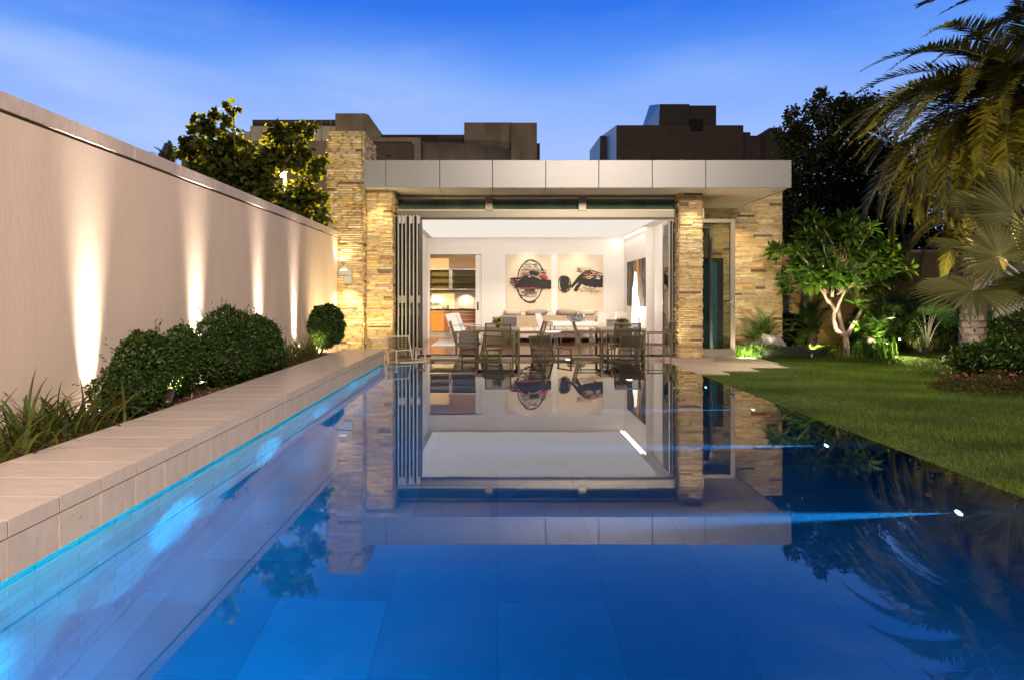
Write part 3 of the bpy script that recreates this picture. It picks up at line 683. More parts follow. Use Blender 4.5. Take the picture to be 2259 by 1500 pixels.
for i in range(6):
    x = px(952 + i * 3.6, 21.35)
    o = MB().lathe((x, 21.35 + (i % 2) * .08, zc_ + .001), [(.03, 0), (.006, .006), (.005, .09), (.03, .12), (.036, .16), (.028, .20), (.027, .20), (.034, .16), (.004, .095)], 10).build('wine_glass', M['glass'], smooth=True)
    tag(o, 'stemmed glass standing in a row on the dark kitchen worktop', 'glass', 'stemmed glasses on the kitchen worktop')

# ================================================================= paintings
def canvas(name, label, x0, x1, z0, z1, y):
    t = thing(name, label, 'painting', ((x0 + x1) / 2, y, z0))
    MB().box(x0, x1, y - .04, y, z0, z1).build('canvas', M['canvas'], t, bevel=.004)
    return t
class Paint:
    """brush marks as thin paint on a canvas; u right, v up, both 0..1"""
    def __init__(s, x0, x1, z0, z1, y): s.a = (x0, x1, z0, z1, y); s.m = MB(); s.lay = 0
    def P(s, u, v): x0, x1, z0, z1, y = s.a; return (x0 + (x1 - x0) * min(max(u, .004), .996), y - .0402 - .0006 * s.lay, z0 + (z1 - z0) * v)
    def stroke(s, pts, w, col, jit=.008):
        s.lay += 1; L_ = []; Rr = []
        for i, (u, v) in enumerate(pts):
            p = Vector(pts[max(i - 1, 0)]); q = Vector(pts[min(i + 1, len(pts) - 1)]); d = (q - p); d = d.normalized() if d.length else Vector((1, 0)); n = Vector((-d.y, d.x))
            ww = w * U(.6, 1.25) / 2
            L_.append(s.P(u + n.x * ww + U(-jit, jit), v + n.y * ww * .8 + U(-jit, jit))); Rr.append(s.P(u - n.x * ww + U(-jit, jit), v - n.y * ww * .8 + U(-jit, jit)))
        k = len(pts); s.m.add(L_ + Rr, [(i, i + 1, k + i + 1, k + i) for i in range(k - 1)], col)
    def blob(s, pts, col, jit=.008):
        s.lay += 1; out = []
        for i in range(len(pts)):
            a, b = Vector(pts[i]), Vector(pts[(i + 1) % len(pts)])
            for t in (0, .25, .5, .75): c = a.lerp(b, t); out.append(s.P(c.x + U(-jit, jit), c.y + U(-jit, jit)))
        s.m.add(out, [tuple(range(len(out)))], col)
BK = (.022, .015, .012); RD = (.5, .03, .03); OC = (.5, .33, .03); GY = (.28, .25, .22); WH = (.7, .66, .6); TN = (.5, .37, .22)
def arc(cx, cy_, rx, ry, a0, a1, n=26): return [(cx + rx * math.cos(R(a0 + (a1 - a0) * i / n)), cy_ + ry * math.sin(R(a0 + (a1 - a0) * i / n))) for i in range(n + 1)]
Yp = YB - .002
a = (px(1117, YB), px(1216, YB), pz(688, YB), pz(562.5, YB), Yp)
t = canvas('abstract_painting', 'cream canvas with a scribbled black oval crossed by a heavy black and red band', *a)
p = Paint(*a)
for k in range(5): p.stroke(arc(.55 + U(-.01, .01), .54, .30 + U(-.012, .012), .36 + U(-.012, .012), 20 + U(-15, 15), 165 + U(-10, 15)), .012, BK)
for k in range(5): p.stroke(arc(.52 + U(-.01, .01), .52, .29 + U(-.012, .012), .35 + U(-.012, .012), 195 + U(-5, 8), 345 + U(-8, 8)), .013, BK)
for k in range(16): y_ = U(.72, .86); p.stroke([(U(.32, .4) + .05 * i, y_ + U(-.012, .012)) for i in range(8)], .009, random.choice([GY, GY, BK, TN]))
for k in range(14): y_ = U(.60, .72); p.stroke([(U(.3, .36) + .08 * i, y_ + U(-.022, .022)) for i in range(8)], .008, random.choice([BK, GY, BK]))
p.blob([(.50, .70), (.58, .72), (.70, .70), (.74, .66), (.66, .63), (.54, .645)], BK)
p.blob([(.25, .60), (.36, .62), (.38, .57), (.27, .565)], RD); p.blob([(.72, .625), (.84, .64), (.93, .60), (.90, .565), (.8, .59)], RD); p.blob([(.38, .65), (.50, .68), (.49, .645), (.36, .635)], (.45, .12, .12))
for k in range(12): p.stroke([(U(.05, .12) + .035 * i, U(.44, .59)) for i in range(5)], .012, random.choice([BK, BK, RD, GY]))
p.blob([(.17, .40), (.26, .52), (.36, .61), (.5, .635), (.62, .62), (.8, .59), (.998, .54), (.998, .40), (.8, .40), (.62, .42), (.48, .42), (.36, .43)], BK)
for k in range(9): y_ = U(.43, .58); p.stroke([(U(.10, .2) + .09 * i, y_ + U(-.02, .02)) for i in range(6)], .02, BK)
p.stroke([(.5, .61), (.58, .625), (.68, .60), (.78, .57)], .014, WH)
for k in range(5): p.stroke([(.3 + .09 * i, .41 + U(-.012, .012)) for i in range(6)], .011, random.choice([RD, BK, (.35, .1, .1)]))
p.blob([(.40, .385), (.55, .40), (.64, .385), (.62, .325), (.42, .32)], BK)
for k in range(10): y_ = U(.25, .36); p.stroke([(U(.3, .34) + .06 * i, y_ + U(-.012, .012)) for i in range(7)], .006, random.choice([BK, GY]))
for k in range(4): p.stroke(arc(.55, .18, .09, .02, 180 + U(0, 40), 350), .016, BK)
p.m.build('brush_marks', M['paint'], t)
a = (px(1231, YB), px(1330, YB), pz(688, YB), pz(562.5, YB), Yp)
t = canvas('abstract_painting', 'cream canvas with a solid black oval and a sweeping black wedge', *a)
p = Paint(*a)
for k in range(10): p.stroke([(U(.35, .6) + .06 * i, .70 + U(-.05, .08)) for i in range(5)], .03, (.56, .44, .31))
p.blob([(.03, .46), (.05, .57), (.12, .615), (.2, .60), (.245, .52), (.24, .42), (.17, .355), (.08, .35)], BK)
for k in range(6): p.stroke(arc(.135 + U(-.01, .01), .48, .13 + U(-.012, .02), .145 + U(-.012, .015), U(0, 360), U(360, 560)), .008, BK)
p.blob([(.37, .55), (.46, .63), (.58, .70), (.7, .715), (.78, .66), (.9, .64), (.998, .63), (.998, .42), (.86, .425), (.74, .43), (.6, .455), (.48, .49)], BK)
p.blob([(.27, .44), (.42, .58), (.48, .55), (.31, .41)], BK); p.blob([(.34, .375), (.46, .52), (.52, .48), (.41, .34)], BK)
for k in range(26): y_ = U(.565, .68); x_ = U(.52, .86); p.stroke([(x_ + .035 * i, y_ + U(-.012, .012)) for i in range(4)], .012, random.choice([OC, OC, WH, RD, TN]))
p.stroke([(.55, .71), (.7, .73), (.85, .70), (.99, .66)], .012, BK)
for k in range(18): x_ = U(.45, .85); y_ = U(.36, .43); p.stroke([(x_ + .03 * i, y_ + U(-.02, .02)) for i in range(4)], .007, random.choice([BK, BK, TN, (.5, .25, .2)]))
for k in range(6): x_ = U(.65, .85); p.stroke([(x_ + .04 * i, .355 + U(-.02, .02)) for i in range(4)], .022, random.choice([OC, GY, TN]))
p.m.build('brush_marks', M['paint'], t)
# three narrow panels on the right hand wall
y_a, y_b = 18.90, 16.65
for i, (f0, f1, lab, bg_) in enumerate(((0.0, .345, 'narrow dark grey painted panel farthest along the right wall', (.06, .05, .045)), (.39, .705, 'narrow painted panel with a bright orange stripe', (.2, .15, .09)), (.715, 1.0, 'narrow brown and grey painted panel nearest the white pier', (.13, .10, .08)))):
    ya, yb_ = y_a + (y_b - y_a) * f0, y_a + (y_b - y_a) * f1; z0, z1 = .83, 2.02
    t = thing('panel_painting', lab, 'painting', (XRR, (ya + yb_) / 2, z0), 'narrow paintings on the right wall')
    MB().box(XRR - .035, XRR - .001, yb_, ya, z0, z1).build('canvas', surf('panel_ground', bg_, .8, var=.5, vscale=9, stretch=(1, 3, .5)), t)
    m = MB(); 
    for k in range(26):
        c = random.choice([(.03, .025, .02), (.16, .14, .12), (.09, .06, .04), (.3, .22, .14)] if i != 1 else [(.55, .28, .02), (.06, .05, .04), (.3, .22, .12), (.02, .02, .02)])
        yy = U(yb_ + .02, ya - .08); h0 = U(z0, z1 - .3); m.box(XRR - .0355 - .0004 * k, XRR - .035, yy, yy + U(.02, .07), h0, min(h0 + U(.2, .7), z1 - .005), c)
    if i == 1: m.box(XRR - .049, XRR - .035, yb_ + .03, yb_ + .20, z0 + .002, z1 - .002, (.62, .30, .015))
    m.build('brush_marks', M['paint'], t)

# ================================================================= living room furniture
def cushion(name, c, sx, sy, sz, mat, rot=(0, 0, 0), label=None, cat=None, group=None, parent=None):
    """soft pillow: a rounded, slightly sagging box"""
    n = 8; V, Fc = [], []
    for sgn in (1, -1):
        base = len(V)
        for j in range(n + 1):
            for i in range(n + 1):
                u, v = i / n * 2 - 1, j / n * 2 - 1
                th = (max(0, 1 - u ** 4) * max(0, 1 - v ** 4)) ** .5
                V.append((u * sx / 2 * (1 - .06 * v * v), sgn * th * sy / 2, v * sz / 2 * (1 - .06 * u * u)))
        for j in range(n):
            for i in range(n):
                q = base + j * (n + 1) + i; Fc.append((q, q + 1, q + n + 2, q + n + 1))
    Mx = Matrix.Translation(Vector(c)) @ Euler([R(x) for x in rot]).to_matrix().to_4x4()
    V = [tuple(Mx @ Vector(v)) for v in V]
    o = mesh_np(name, np.array(V), np.array(Fc), mat, parent, smooth=True)
    if label: tag(o, label, cat, group)
    return o
sf = thing('sofa', 'long low cream sofa under the two abstract canvases', 'sofa', (1.6, 18.7, ZF))
sx0, sx1 = px(1108, 18.4), px(1318, 18.4); zt = pz(697, 18.9)
b = MB(); b.box(sx0, sx1, 18.95, 19.40, ZF + .10, zt); b.build('backrest', M['sofa_shaded'], sf, bevel=.03, seg=3)
b = MB(); b.box(sx0, sx1, 18.1, 18.949, ZF + .10, .13); b.build('base', M['sofa'], sf, bevel=.02)
for i in range(3):
    a = sx0 + (sx1 - sx0) / 3 * i; MB().box(a + .006, a + (sx1 - sx0) / 3 - .006, 18.05, 18.94, .135, .24).build('seat_cushion', M['cushion'], sf, bevel=.035, seg=3)
b = MB()
for x in (sx0 + .1, (sx0 + sx1) / 2, sx1 - .1): b.box(x - .03, x + .03, 18.2, 18.26, ZF, ZF + .10); b.box(x - .03, x + .03, 19.2, 19.26, ZF, ZF + .10)
b.build('leg', M['chrome'], sf)
sg = thing('corner_sofa', 'cream corner sofa section under the narrow paintings', 'sofa', (3.1, 18.3, ZF))
MB().box(sx1 + .02, XRR - .02, 18.62, 19.42, ZF + .08, .13).build('base', M['sofa'], sg, bevel=.02)
MB().box(sx1 + .02, XRR - .06, 18.58, 19.2, .135, .27).build('seat_cushion', M['cushion'], sg, bevel=.035, seg=3)
MB().box(sx1 + .02, XRR - .02, 19.2, 19.43, .135, pz(702, 19.2)).build('backrest', M['sofa'], sg, bevel=.03, seg=3)
for x, y, w, h, rx, ry, m, lab in ((px(1130, 19.2), 19.17, .5, .30, 62, 4, 'cushion', 'cream cushion lying on the left end of the long sofa back'), (px(1183, 19.2), 19.15, .62, .32, 66, -3, 'cushion_grey', 'wide patterned cushion below the scribbled oval painting'),
                              (px(1250, 19.2), 19.18, .60, .30, 64, 3, 'cushion_grey', 'wide patterned cushion between the two canvases'), (px(1296, 19.2), 19.17, .48, .28, 66, 0, 'cushion', 'flat cream cushion on the right end of the long sofa back')):
    cushion('cushion', (x, y, zt + .07), w, .13, h, M[m], (rx, ry, U(-6, 6)), lab, 'cushion', 'cushions on the sofas')
for x, y, lab in ((px(1338, 18.9), 18.95, 'plump cream cushion on the left of the corner sofa'), (px(1371, 18.9), 19.0, 'plump cream cushion on the corner sofa beside the glowing lamp')):
    cushion('cushion', (x, y, .46), .50, .2, .42, M['cushion'], (-16, U(-8, 8), U(-8, 8)), lab, 'cushion', 'cushions on the sofas')
# glowing folded paper lamp
lp = thing('paper_lamp', 'tall white folded paper floor lamp glowing in front of the right wall', 'floor lamp', (px(1407, 17.2), 17.2, ZF))
YLm = 17.2
oc = [(1401, 600), (1396.5, 640), (1393, 690), (1394, 745), (1408, 745), (1409, 702), (1416, 697), (1409, 650), (1404, 605)]
pol = [(px(u, YLm), pz(v, YLm)) for u, v in oc]
cxl = sum(q[0] for q in pol) / len(pol); V = [(u, YLm + .10 * (1 if i % 2 else -.5), z) for i, (u, z) in enumerate(pol)] + [(cxl + (u - cxl) * .5, YLm + .16, z) for u, z in pol] + [(cxl, YLm - .12, .9)]
n = len(pol); fs = [(i, (i + 1) % n, 2 * n) for i in range(n)] + [(i, n + i, n + (i + 1) % n, (i + 1) % n) for i in range(n)] + [tuple(range(n, 2 * n))]
MB().add(V, fs).build('shade', M['e_lamp'], lp)
MB().lathe((px(1401, YLm), YLm, ZF), [(0, 0), (.14, 0), (.14, .015), (.02, .02), (.015, .12), (0, .12)], 18).build('base', M['steel'], lp)

def chair_side(name, lab, cat, loc, rz, mats, h=.95, seat=.46, w=.46, d=.44, arms=False, group=None, thick=.03):
    """leather side chair on slim chrome legs, built facing -Y"""
    t = thing(name, lab, cat, (0, 0, 0), group)
    MB().box(-w / 2, w / 2, -d / 2, d / 2, seat - .045, seat).build('seat', mats[0], t, bevel=.018, seg=3)
    b = MB(); n = 6
    for i in range(n):
        z0, z1 = seat - .02 + (h - seat + .02) * i / n, seat - .02 + (h - seat + .02) * (i + 1) / n
        y0, y1 = d / 2 - .02 + .11 * (i / n) ** 1.2, d / 2 - .02 + .11 * ((i + 1) / n) ** 1.2
        b.add([(-w / 2, y0, z0), (w / 2, y0, z0), (w / 2, y0 + thick, z0), (-w / 2, y0 + thick, z0), (-w / 2, y1, z1), (w / 2, y1, z1), (w / 2, y1 + thick, z1), (-w / 2, y1 + thick, z1)], [(0, 1, 5, 4), (2, 3, 7, 6), (1, 2, 6, 5), (3, 0, 4, 7)] + ([(4, 5, 6, 7)] if i == n - 1 else []) + ([(0, 3, 2, 1)] if i == 0 else []))
    b.build('backrest', mats[0], t)
    for sx in (-1, 1):
        for sy in (-1, 1):
            MB().tube([(sx * (w / 2 - .03), sy * (d / 2 - .03), seat - .045), (sx * (w / 2 - .02), sy * (d / 2 - .01), 0)], [.011, .009], 6).build('leg', mats[1], t)
    t.location = loc; t.rotation_euler = (0, 0, R(rz)); return t
dt = thing('dining_table', 'white dining table with a deep apron in the middle of the room', 'table', (px(1268, 16.6), 16.6, ZF))
ty0, ty1 = 16.25, 17.6; tx0, tx1 = px(1220, ty0), px(1321, ty0); tz = pz(711.5, ty0)
MB().box(tx0, tx1, ty0, ty1, tz - .085, tz).build('tabletop', M['white_gloss'], dt, bevel=.006)
for x in (tx0 + .04, tx1 - .04):
    for y in (ty0 + .05, ty1 - .05): MB().tube([(x, y, tz - .085), (x, y, ZF)], .016, 8).build('leg', M['chrome'], dt)
W2 = (M['leather_white'], M['chrome'])
hch = .80; seat_h = .40
chair_side('dining_chair', 'white leather dining chair at the left end of the white table', 'chair', (px(1216, 15.9), 15.95, ZF), 72, W2, hch, seat_h, .44, .42, group='white dining chairs')
chair_side('dining_chair', 'white dining chair pushed in at the right end of the white table, nearest the terrace', 'chair', (px(1322, 16.7), 16.55, ZF), -82, W2, hch, seat_h, .44, .42, group='white dining chairs')
chair_side('dining_chair', 'white dining chair at the right end of the white table, half hidden behind its neighbour', 'chair', (px(1326, 17.2), 17.15, ZF), -78, W2, hch, seat_h, .44, .42, group='white dining chairs')
chair_side('dining_chair', 'white dining chair in front of the white table with its back to the terrace', 'chair', (px(1290, 15.8), 16.0, ZF), 178, W2, .43, seat_h - .005, .42, .42, group='white dining chairs')
# cut glass bowl
gb = MB(); cxb, cyb = px(1271.5, 16.7), 16.75
prof = [(.10, 0), (.14, .015), (.19, .06), (.215, .12), (.19, .17), (.175, .17), (.195, .12), (.17, .065), (.1, .03), (0, .03)]
nn_ = 36; V = []; Fs = []
for i, (r, z) in enumerate(prof):
    for k in range(nn_):
        rr = r * (1 + (.07 if k % 2 else -.02) * (1 if i < 6 else .4)); a_ = 2 * math.pi * k / nn_; V.append((cxb + rr * math.cos(a_), cyb + rr * math.sin(a_), tz + .001 + z))
for i in range(len(prof) - 1):
    for k in range(nn_): Fs.append((i * nn_ + k, i * nn_ + (k + 1) % nn_, (i + 1) * nn_ + (k + 1) % nn_, (i + 1) * nn_ + k))
o = MB().add(V, Fs).build('glass_bowl', glassmat('cut_glass', (.80, .82, .84), 1.6, .05)); tag(o, 'round cut glass bowl on the white dining table', 'bowl')
o = MB().box(px(1247, 16.5), px(1257, 16.5), 16.42, 16.6, tz + .001, tz + .012).build('book', M['white_gloss']); tag(o, 'thin pale book lying beside the cut glass bowl', 'book')
# two reclining easy chairs by the doorway
def recliner(lab, loc, rz):
    t = thing('easy_chair', lab, 'armchair', (0, 0, 0), 'white easy chairs by the doorway')
    b = MB(); pts = [(-.36, .33), (-.05, .27), (.18, .30), (.30, .52), (.42, .86)]
    for i in range(len(pts) - 1):
        (y0, z0), (y1, z1) = pts[i], pts[i + 1]; b.bar((0, y0, z0), (0, y1, z1), .52, .05)
    b.build('padded_sling', M['leather_white'], t, bevel=.012)
    MB().box(-.2, .2, .44, .50, .76, .86).build('headrest', M['leather_white'], t, bevel=.02)
    for s in (-1, 1):
        MB().tube([(s * .29, -.36, 0), (s * .29, -.30, .32), (s * .29, .18, .29), (s * .29, .42, .86)], .013, 6).build('side_frame', M['chrome'], t)
        MB().tube([(s * .31, -.32, .48), (s * .31, .0, .54), (s * .31, .30, .52)], .016, 6).build('armrest', M['chrome'], t)
        MB().tube([(s * .29, .0, .28), (s * .29, .36, 0)], .012, 6).build('leg', M['chrome'], t)
        MB().tube([(s * .31, -.32, .48), (s * .29, -.33, .3)], .012, 6).build('arm_post', M['chrome'], t)
    t.location = loc; t.rotation_euler = (0, 0, R(rz)); t.scale = (.9, .9, .88)
recliner('white reclining easy chair nearer the doorway, with dark wood back frame beside it', (px(1022, 17.4), 17.35, ZF), 62)
recliner('white reclining easy chair farther from the terrace in front of the orange drawers', (px(1030, 18.2), 18.25, ZF), 66)
o = MB().box(px(960, 17.6), px(1040, 17.6), 16.5, 18.8, ZF + .001, ZF + .03).build('rug', M['rug'], bevel=.01); tag(o, 'small white shaggy rug on the wooden floor under the easy chairs', 'rug')
ot = thing('pouffe', 'dark grey square pouffe on the wooden floor left of the olive chair', 'pouffe', (px(1030, 15.6), 15.6, ZF))
MB().box(px(1013, 15.6), px(1052, 15.6), 15.5, 16.1, ZF + .03, .28).build('upholstery', M['grey_fab'], ot, bevel=.03, seg=3)
MB().box(px(1016, 15.6), px(1049, 15.6), 15.54, 16.06, ZF, ZF + .03).build('foot', M['black'], ot)
gc = thing('tub_chair', 'dark grey upholstered tub chair in front of the long sofa', 'armchair', (px(1122, 17.2), 17.2, ZF))
MB().box(px(1109, 17.2), px(1140, 17.2), 17.15, 17.3, ZF + .12, pz(699, 17.2)).build('backrest', M['grey_fab'], gc, bevel=.035, seg=3)
MB().box(px(1106, 17.2), px(1142, 17.2), 17.301, 17.85, ZF + .12, .26).build('seat', M['grey_fab'], gc, bevel=.035, seg=3)
b = MB(); b.box(px(1110, 17.2), px(1114, 17.2), 17.2, 17.24, ZF, ZF + .12); b.box(px(1135, 17.2), px(1139, 17.2), 17.2, 17.24, ZF, ZF + .12); b.box(px(1110, 17.2), px(1114, 17.2), 17.7, 17.74, ZF, ZF + .12); b.box(px(1135, 17.2), px(1139, 17.2), 17.7, 17.74, ZF, ZF + .12); b.build('leg', M['chrome'], gc)

# ================================================================= terrace furniture
def lounge(lab, loc, rz, fm, sm):
    """low sling lounge chair with flat arms, built facing -Y"""
    t = thing('lounge_chair', lab, 'lounge chair', (0, 0, 0), 'low sling chairs along the far pool edge')
    w = .56; zs = .235
    b = MB(); bk = [(.26, .20), (.44, .665)]
    for s in (-1, 1): b.bar((s * w / 2 * .86, bk[0][0], bk[0][1]), (s * w / 2 * .80, bk[1][0], bk[1][1]), .022, .032)
    b.bar((-w / 2 * .80, bk[1][0], bk[1][1] - .012), (w / 2 * .80, bk[1][0], bk[1][1] - .012), .03, .028); b.bar((-w / 2 * .84, .34, .405), (w / 2 * .84, .34, .405), .02, .02)
    b.build('back_frame', fm, t, bevel=.003)
    MB().add([(-w / 2 * .84, .268, .21), (w / 2 * .84, .268, .21), (w / 2 * .79, .437, .65), (-w / 2 * .79, .437, .65)], [(0, 1, 2, 3)]).build('back_sling', sm, t)
    b = MB()
    for s in (-1, 1): b.bar((s * w / 2 * .88, -.34, zs + .012), (s * w / 2 * .88, .29, zs - .02), .03, .035)
    b.bar((-w / 2 * .88, -.33, zs + .01), (w / 2 * .88, -.33, zs + .01), .03, .03); b.bar((-w / 2 * .88, .27, zs - .02), (w / 2 * .88, .27, zs - .02), .03, .03)
    b.build('seat_frame', fm, t, bevel=.003)
    MB().add([(-w / 2 * .86, -.34, zs + .028), (w / 2 * .86, -.34, zs + .028), (w / 2 * .86, -.02, zs + .005), (-w / 2 * .86, -.02, zs + .005), (w / 2 * .86, .27, zs), (-w / 2 * .86, .27, zs)], [(0, 1, 2, 3), (3, 2, 4, 5)]).build('seat_sling', sm, t)
    for s in (-1, 1):
        MB().box(s * w / 2 - .02 if s > 0 else -w / 2 - .02, s * w / 2 + .02 if s > 0 else -w / 2 + .02, -.24, .24, .442, .462).build('armrest', fm, t, bevel=.005)
        for y in (-.22, .20): MB().box(s * w / 2 - .0125, s * w / 2 + .0125, y - .0125, y + .0125, 0, .4415).build('leg', fm, t, bevel=.003)
        MB().box(s * w / 2 - .012, s * w / 2 + .012, -.207, .187, .185, .208).build('side_rail', fm, t)
    t.location = loc; t.rotation_euler = (0, 0, R(rz)); t.scale = (.92, .92, .95)
lounge('low sling chair with its frame coloured as lit, beside the end of the travertine ledge', (-1.56, 11.63, ZT), 30, M['champ_lit'], M['sling_olive'])
lounge('low champagne framed sling chair in front of the left terrace table, facing left', (-.28, 11.68, ZT), -34, M['champ'], M['sling_olive'])
lounge('low dark brown sling chair alone in front of the middle of the opening', (.92, 11.66, ZT), 28, M['champ'], M['sling_dark'])
lounge('low dark brown sling chair in front of the right terrace table', (2.20, 11.68, ZT), -26, M['bronze'], M['sling_dark'])
def lowtable(lab, x0, x1, mats):
    t = thing('side_table', lab, 'side table', ((x0 + x1) / 2, 11.7, ZT), 'low side tables between the sling chairs')
    b = MB()
    for i in range(4): b.box(x0 + .003 + (x1 - x0) / 4 * i, x0 + (x1 - x0) / 4 * (i + 1) - .003, 11.42, 11.86, .028, .052)
    b.build('slat_top', mats[0], t, bevel=.003)
    b = MB(); b.box(x0 + .01, x1 - .01, 11.43, 11.46, -.01, .0275); b.box(x0 + .01, x1 - .01, 11.82, 11.85, -.01, .0275); b.build('apron', mats[1], t)
    for x in (x0 + .03, x1 - .03):
        for y in (11.445, 11.835): MB().box(x - .017, x + .017, y - .017, y + .017, ZT, -.0105).build('leg', mats[1], t)
lowtable('low pale slatted side table between the two left sling chairs', px(947, 11.42), px(1011, 11.42), (M['tabletop'], M['champ']))
lowtable('low brown side table between the two right sling chairs', px(1262, 11.42), px(1326, 11.42), (M['bronze'], M['bronze']))
def dintable(lab, x0, x1, y0, y1, zt, mats):
    t = thing('terrace_table', lab, 'table', ((x0 + x1) / 2, (y0 + y1) / 2, ZT), 'terrace dining tables')
    for i in range(3): MB().box(x0 + (x1 - x0) / 3 * i + .002, x0 + (x1 - x0) / 3 * (i + 1) - .002, y0, y1, zt - .03, zt).build('top_slab', mats[0], t, bevel=.003)
    b = MB(); b.box(x0 + .01, x1 - .01, y0 + .01, y0 + .04, zt - .075, zt - .0305); b.box(x0 + .01, x1 - .01, y1 - .04, y1 - .01, zt - .075, zt - .0305); b.box(x0 + .01, x0 + .04, y0 + .041, y1 - .041, zt - .075, zt - .0305); b.box(x1 - .04, x1 - .01, y0 + .041, y1 - .041, zt - .075, zt - .0305)
    b.build('apron', mats[1], t)
    for x in (x0 + .03, x1 - .03):
        for y in (y0 + .03, y1 - .03): MB().box(x - .021, x + .021, y - .021, y + .021, ZT, zt - .0755).build('leg', mats[1], t, bevel=.003)
zt1 = pz(725, 12.95)
dintable('terrace dining table with pale slab top and a small plant at the left', px(1047, 12.95), px(1148, 12.95), 12.95, 13.75, zt1, (M['tabletop'], M['champ']))
dintable('terrace dining table with brown frame and a leafy plant at the right', px(1325, 12.95), px(1426, 12.95), 12.95, 13.75, zt1, (M['tabletop'], M['bronze']))
def armchair(lab, loc, rz, fm, sm):
    t = thing('terrace_armchair', lab, 'chair', (0, 0, 0), 'sling armchairs around the terrace tables')
    w = .54; zs = .41
    b = MB()
    for s in (-1, 1): b.bar((s * .23, .20, zs - .02), (s * .225, .33, .84), .026, .032)
    b.bar((-.225, .327, .83), (.225, .327, .83), .03, .026); b.bar((-.23, .27, .64), (.23, .27, .64), .014, .014)
    b.build('back_frame', fm, t, bevel=.003)
    MB().add([(-.225, .21, zs), (.225, .21, zs), (.22, .326, .82), (-.22, .326, .82)], [(0, 1, 2, 3)]).build('back_sling', sm, t)
    b = MB()
    for s in (-1, 1): b.bar((s * .23, -.26, zs), (s * .23, .22, zs - .025), .026, .03)
    b.bar((-.23, -.26, zs), (.23, -.26, zs), .026, .026); b.build('seat_frame', fm, t, bevel=.003)
    MB().add([(-.225, -.26, zs + .014), (.225, -.26, zs + .014), (.225, -.02, zs - .004), (-.225, -.02, zs - .004), (.225, .21, zs - .01), (-.225, .21, zs - .01)], [(0, 1, 2, 3), (3, 2, 4, 5)]).build('seat_sling', sm, t)
    for s in (-1, 1):
        MB().box(s * w / 2 - .02, s * w / 2 + .02, -.25, .27, .612, .634).build('armrest', fm, t, bevel=.004)
        for y in (-.22, .21): MB().box(s * w / 2 - .011, s * w / 2 + .011, y - .011, y + .011, 0, .6115).build('leg', fm, t, bevel=.003)
    t.location = loc; t.rotation_euler = (0, 0, R(rz))
armchair('olive sling armchair in front of the left terrace table with its back to the pool', (px(1099, 12.5), 12.62, ZT), 180, M['champ'], M['sling_olive'])
armchair('sling armchair at the left end of the left terrace table', (px(1030, 13.35), 13.35, ZT), 92, M['champ'], M['sling_olive'])
armchair('sling armchair at the right end of the left terrace table, turned side on', (px(1166, 13.3), 13.3, ZT), -86, M['champ'], M['sling_olive'])
armchair('sling armchair at the left end of the right terrace table, turned side on', (px(1302, 13.3), 13.3, ZT), 88, M['champ'], M['sling_olive'])
armchair('dark sling armchair in front of the right terrace table with its back to the pool', (px(1380, 12.5), 12.60, ZT), 180, M['bronze'], M['sling_dark'])
armchair('dark sling armchair behind the right terrace table, by the doorway', (px(1364, 14.0), 13.86, ZT), -4, M['bronze'], M['sling_dark'])
armchair('pale sling armchair at the right end of the right terrace table beside the stone pillar', (px(1448, 13.2), 13.2, ZT), -90, M['champ'], M['sling_olive'])
# ================================================================= foliage tools
def unit(a): return a / np.maximum(np.linalg.norm(a, axis=-1, keepdims=True), 1e-9)
def leaves(P, D, Nn, Ln, Wd, sh=(.75, .9), fold=.18, curl=.15):
    """n leaves of six points folded along the midrib: base P, direction D, face normal Nn, length, width"""
    n = len(P); D = unit(D); Nn = unit(Nn - (Nn * D).sum(1, keepdims=True) * D); S = np.cross(D, Nn)
    l, w = Ln[:, None], Wd[:, None]
    up = Nn * w * fold; dn = Nn * l * curl
    b_, t_ = P, P + D * l - dn
    l1 = P + D * l * .33 + S * w * .5 * sh[0] + up; l2 = P + D * l * .68 + S * w * .5 * sh[1] + up - dn * .4
    r1 = P + D * l * .33 - S * w * .5 * sh[0] + up; r2 = P + D * l * .68 - S * w * .5 * sh[1] + up - dn * .4
    V = np.stack([b_, l1, l2, t_, r2, r1], 1).reshape(-1, 3)
    i = np.arange(n)[:, None] * 6
    Fc = np.concatenate([i + np.array([[0, 1, 2, 3]]), i + np.array([[0, 3, 4, 5]])], 1).reshape(-1, 4)
    return V, Fc
def cols(n, pal, var=.3, rep=2):
    pal = np.array(pal); c = pal[rng.integers(0, len(pal), n)] * (1 + rng.uniform(-var, var, (n, 1)))
    return np.repeat(c, rep, 0)
def rdir(n): return unit(rng.normal(size=(n, 3)))
G_BOX = [(.024, .058, .007), (.034, .074, .009), (.018, .044, .006), (.056, .10, .012), (.038, .07, .007)]
G_OLIVE = [(.10, .11, .015), (.08, .09, .014), (.13, .12, .02), (.06, .075, .012)]
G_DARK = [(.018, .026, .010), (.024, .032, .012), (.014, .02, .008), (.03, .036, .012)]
G_FRAN = [(.055, .125, .016), (.075, .155, .022), (.04, .095, .012), (.11, .19, .03)]
G_GRASS = [(.055, .10, .015), (.08, .13, .02), (.045, .08, .015), (.12, .12, .025)]
G_RUST = [(.05, .07, .015), (.09, .06, .02), (.14, .06, .025), (.04, .055, .012), (.07, .10, .02)]

def lumpy(P, seed, f, a):
    return np.array([noise.noise(Vector((float(q[0]) * f + seed, float(q[1]) * f, float(q[2]) * f))) for q in P]) * a

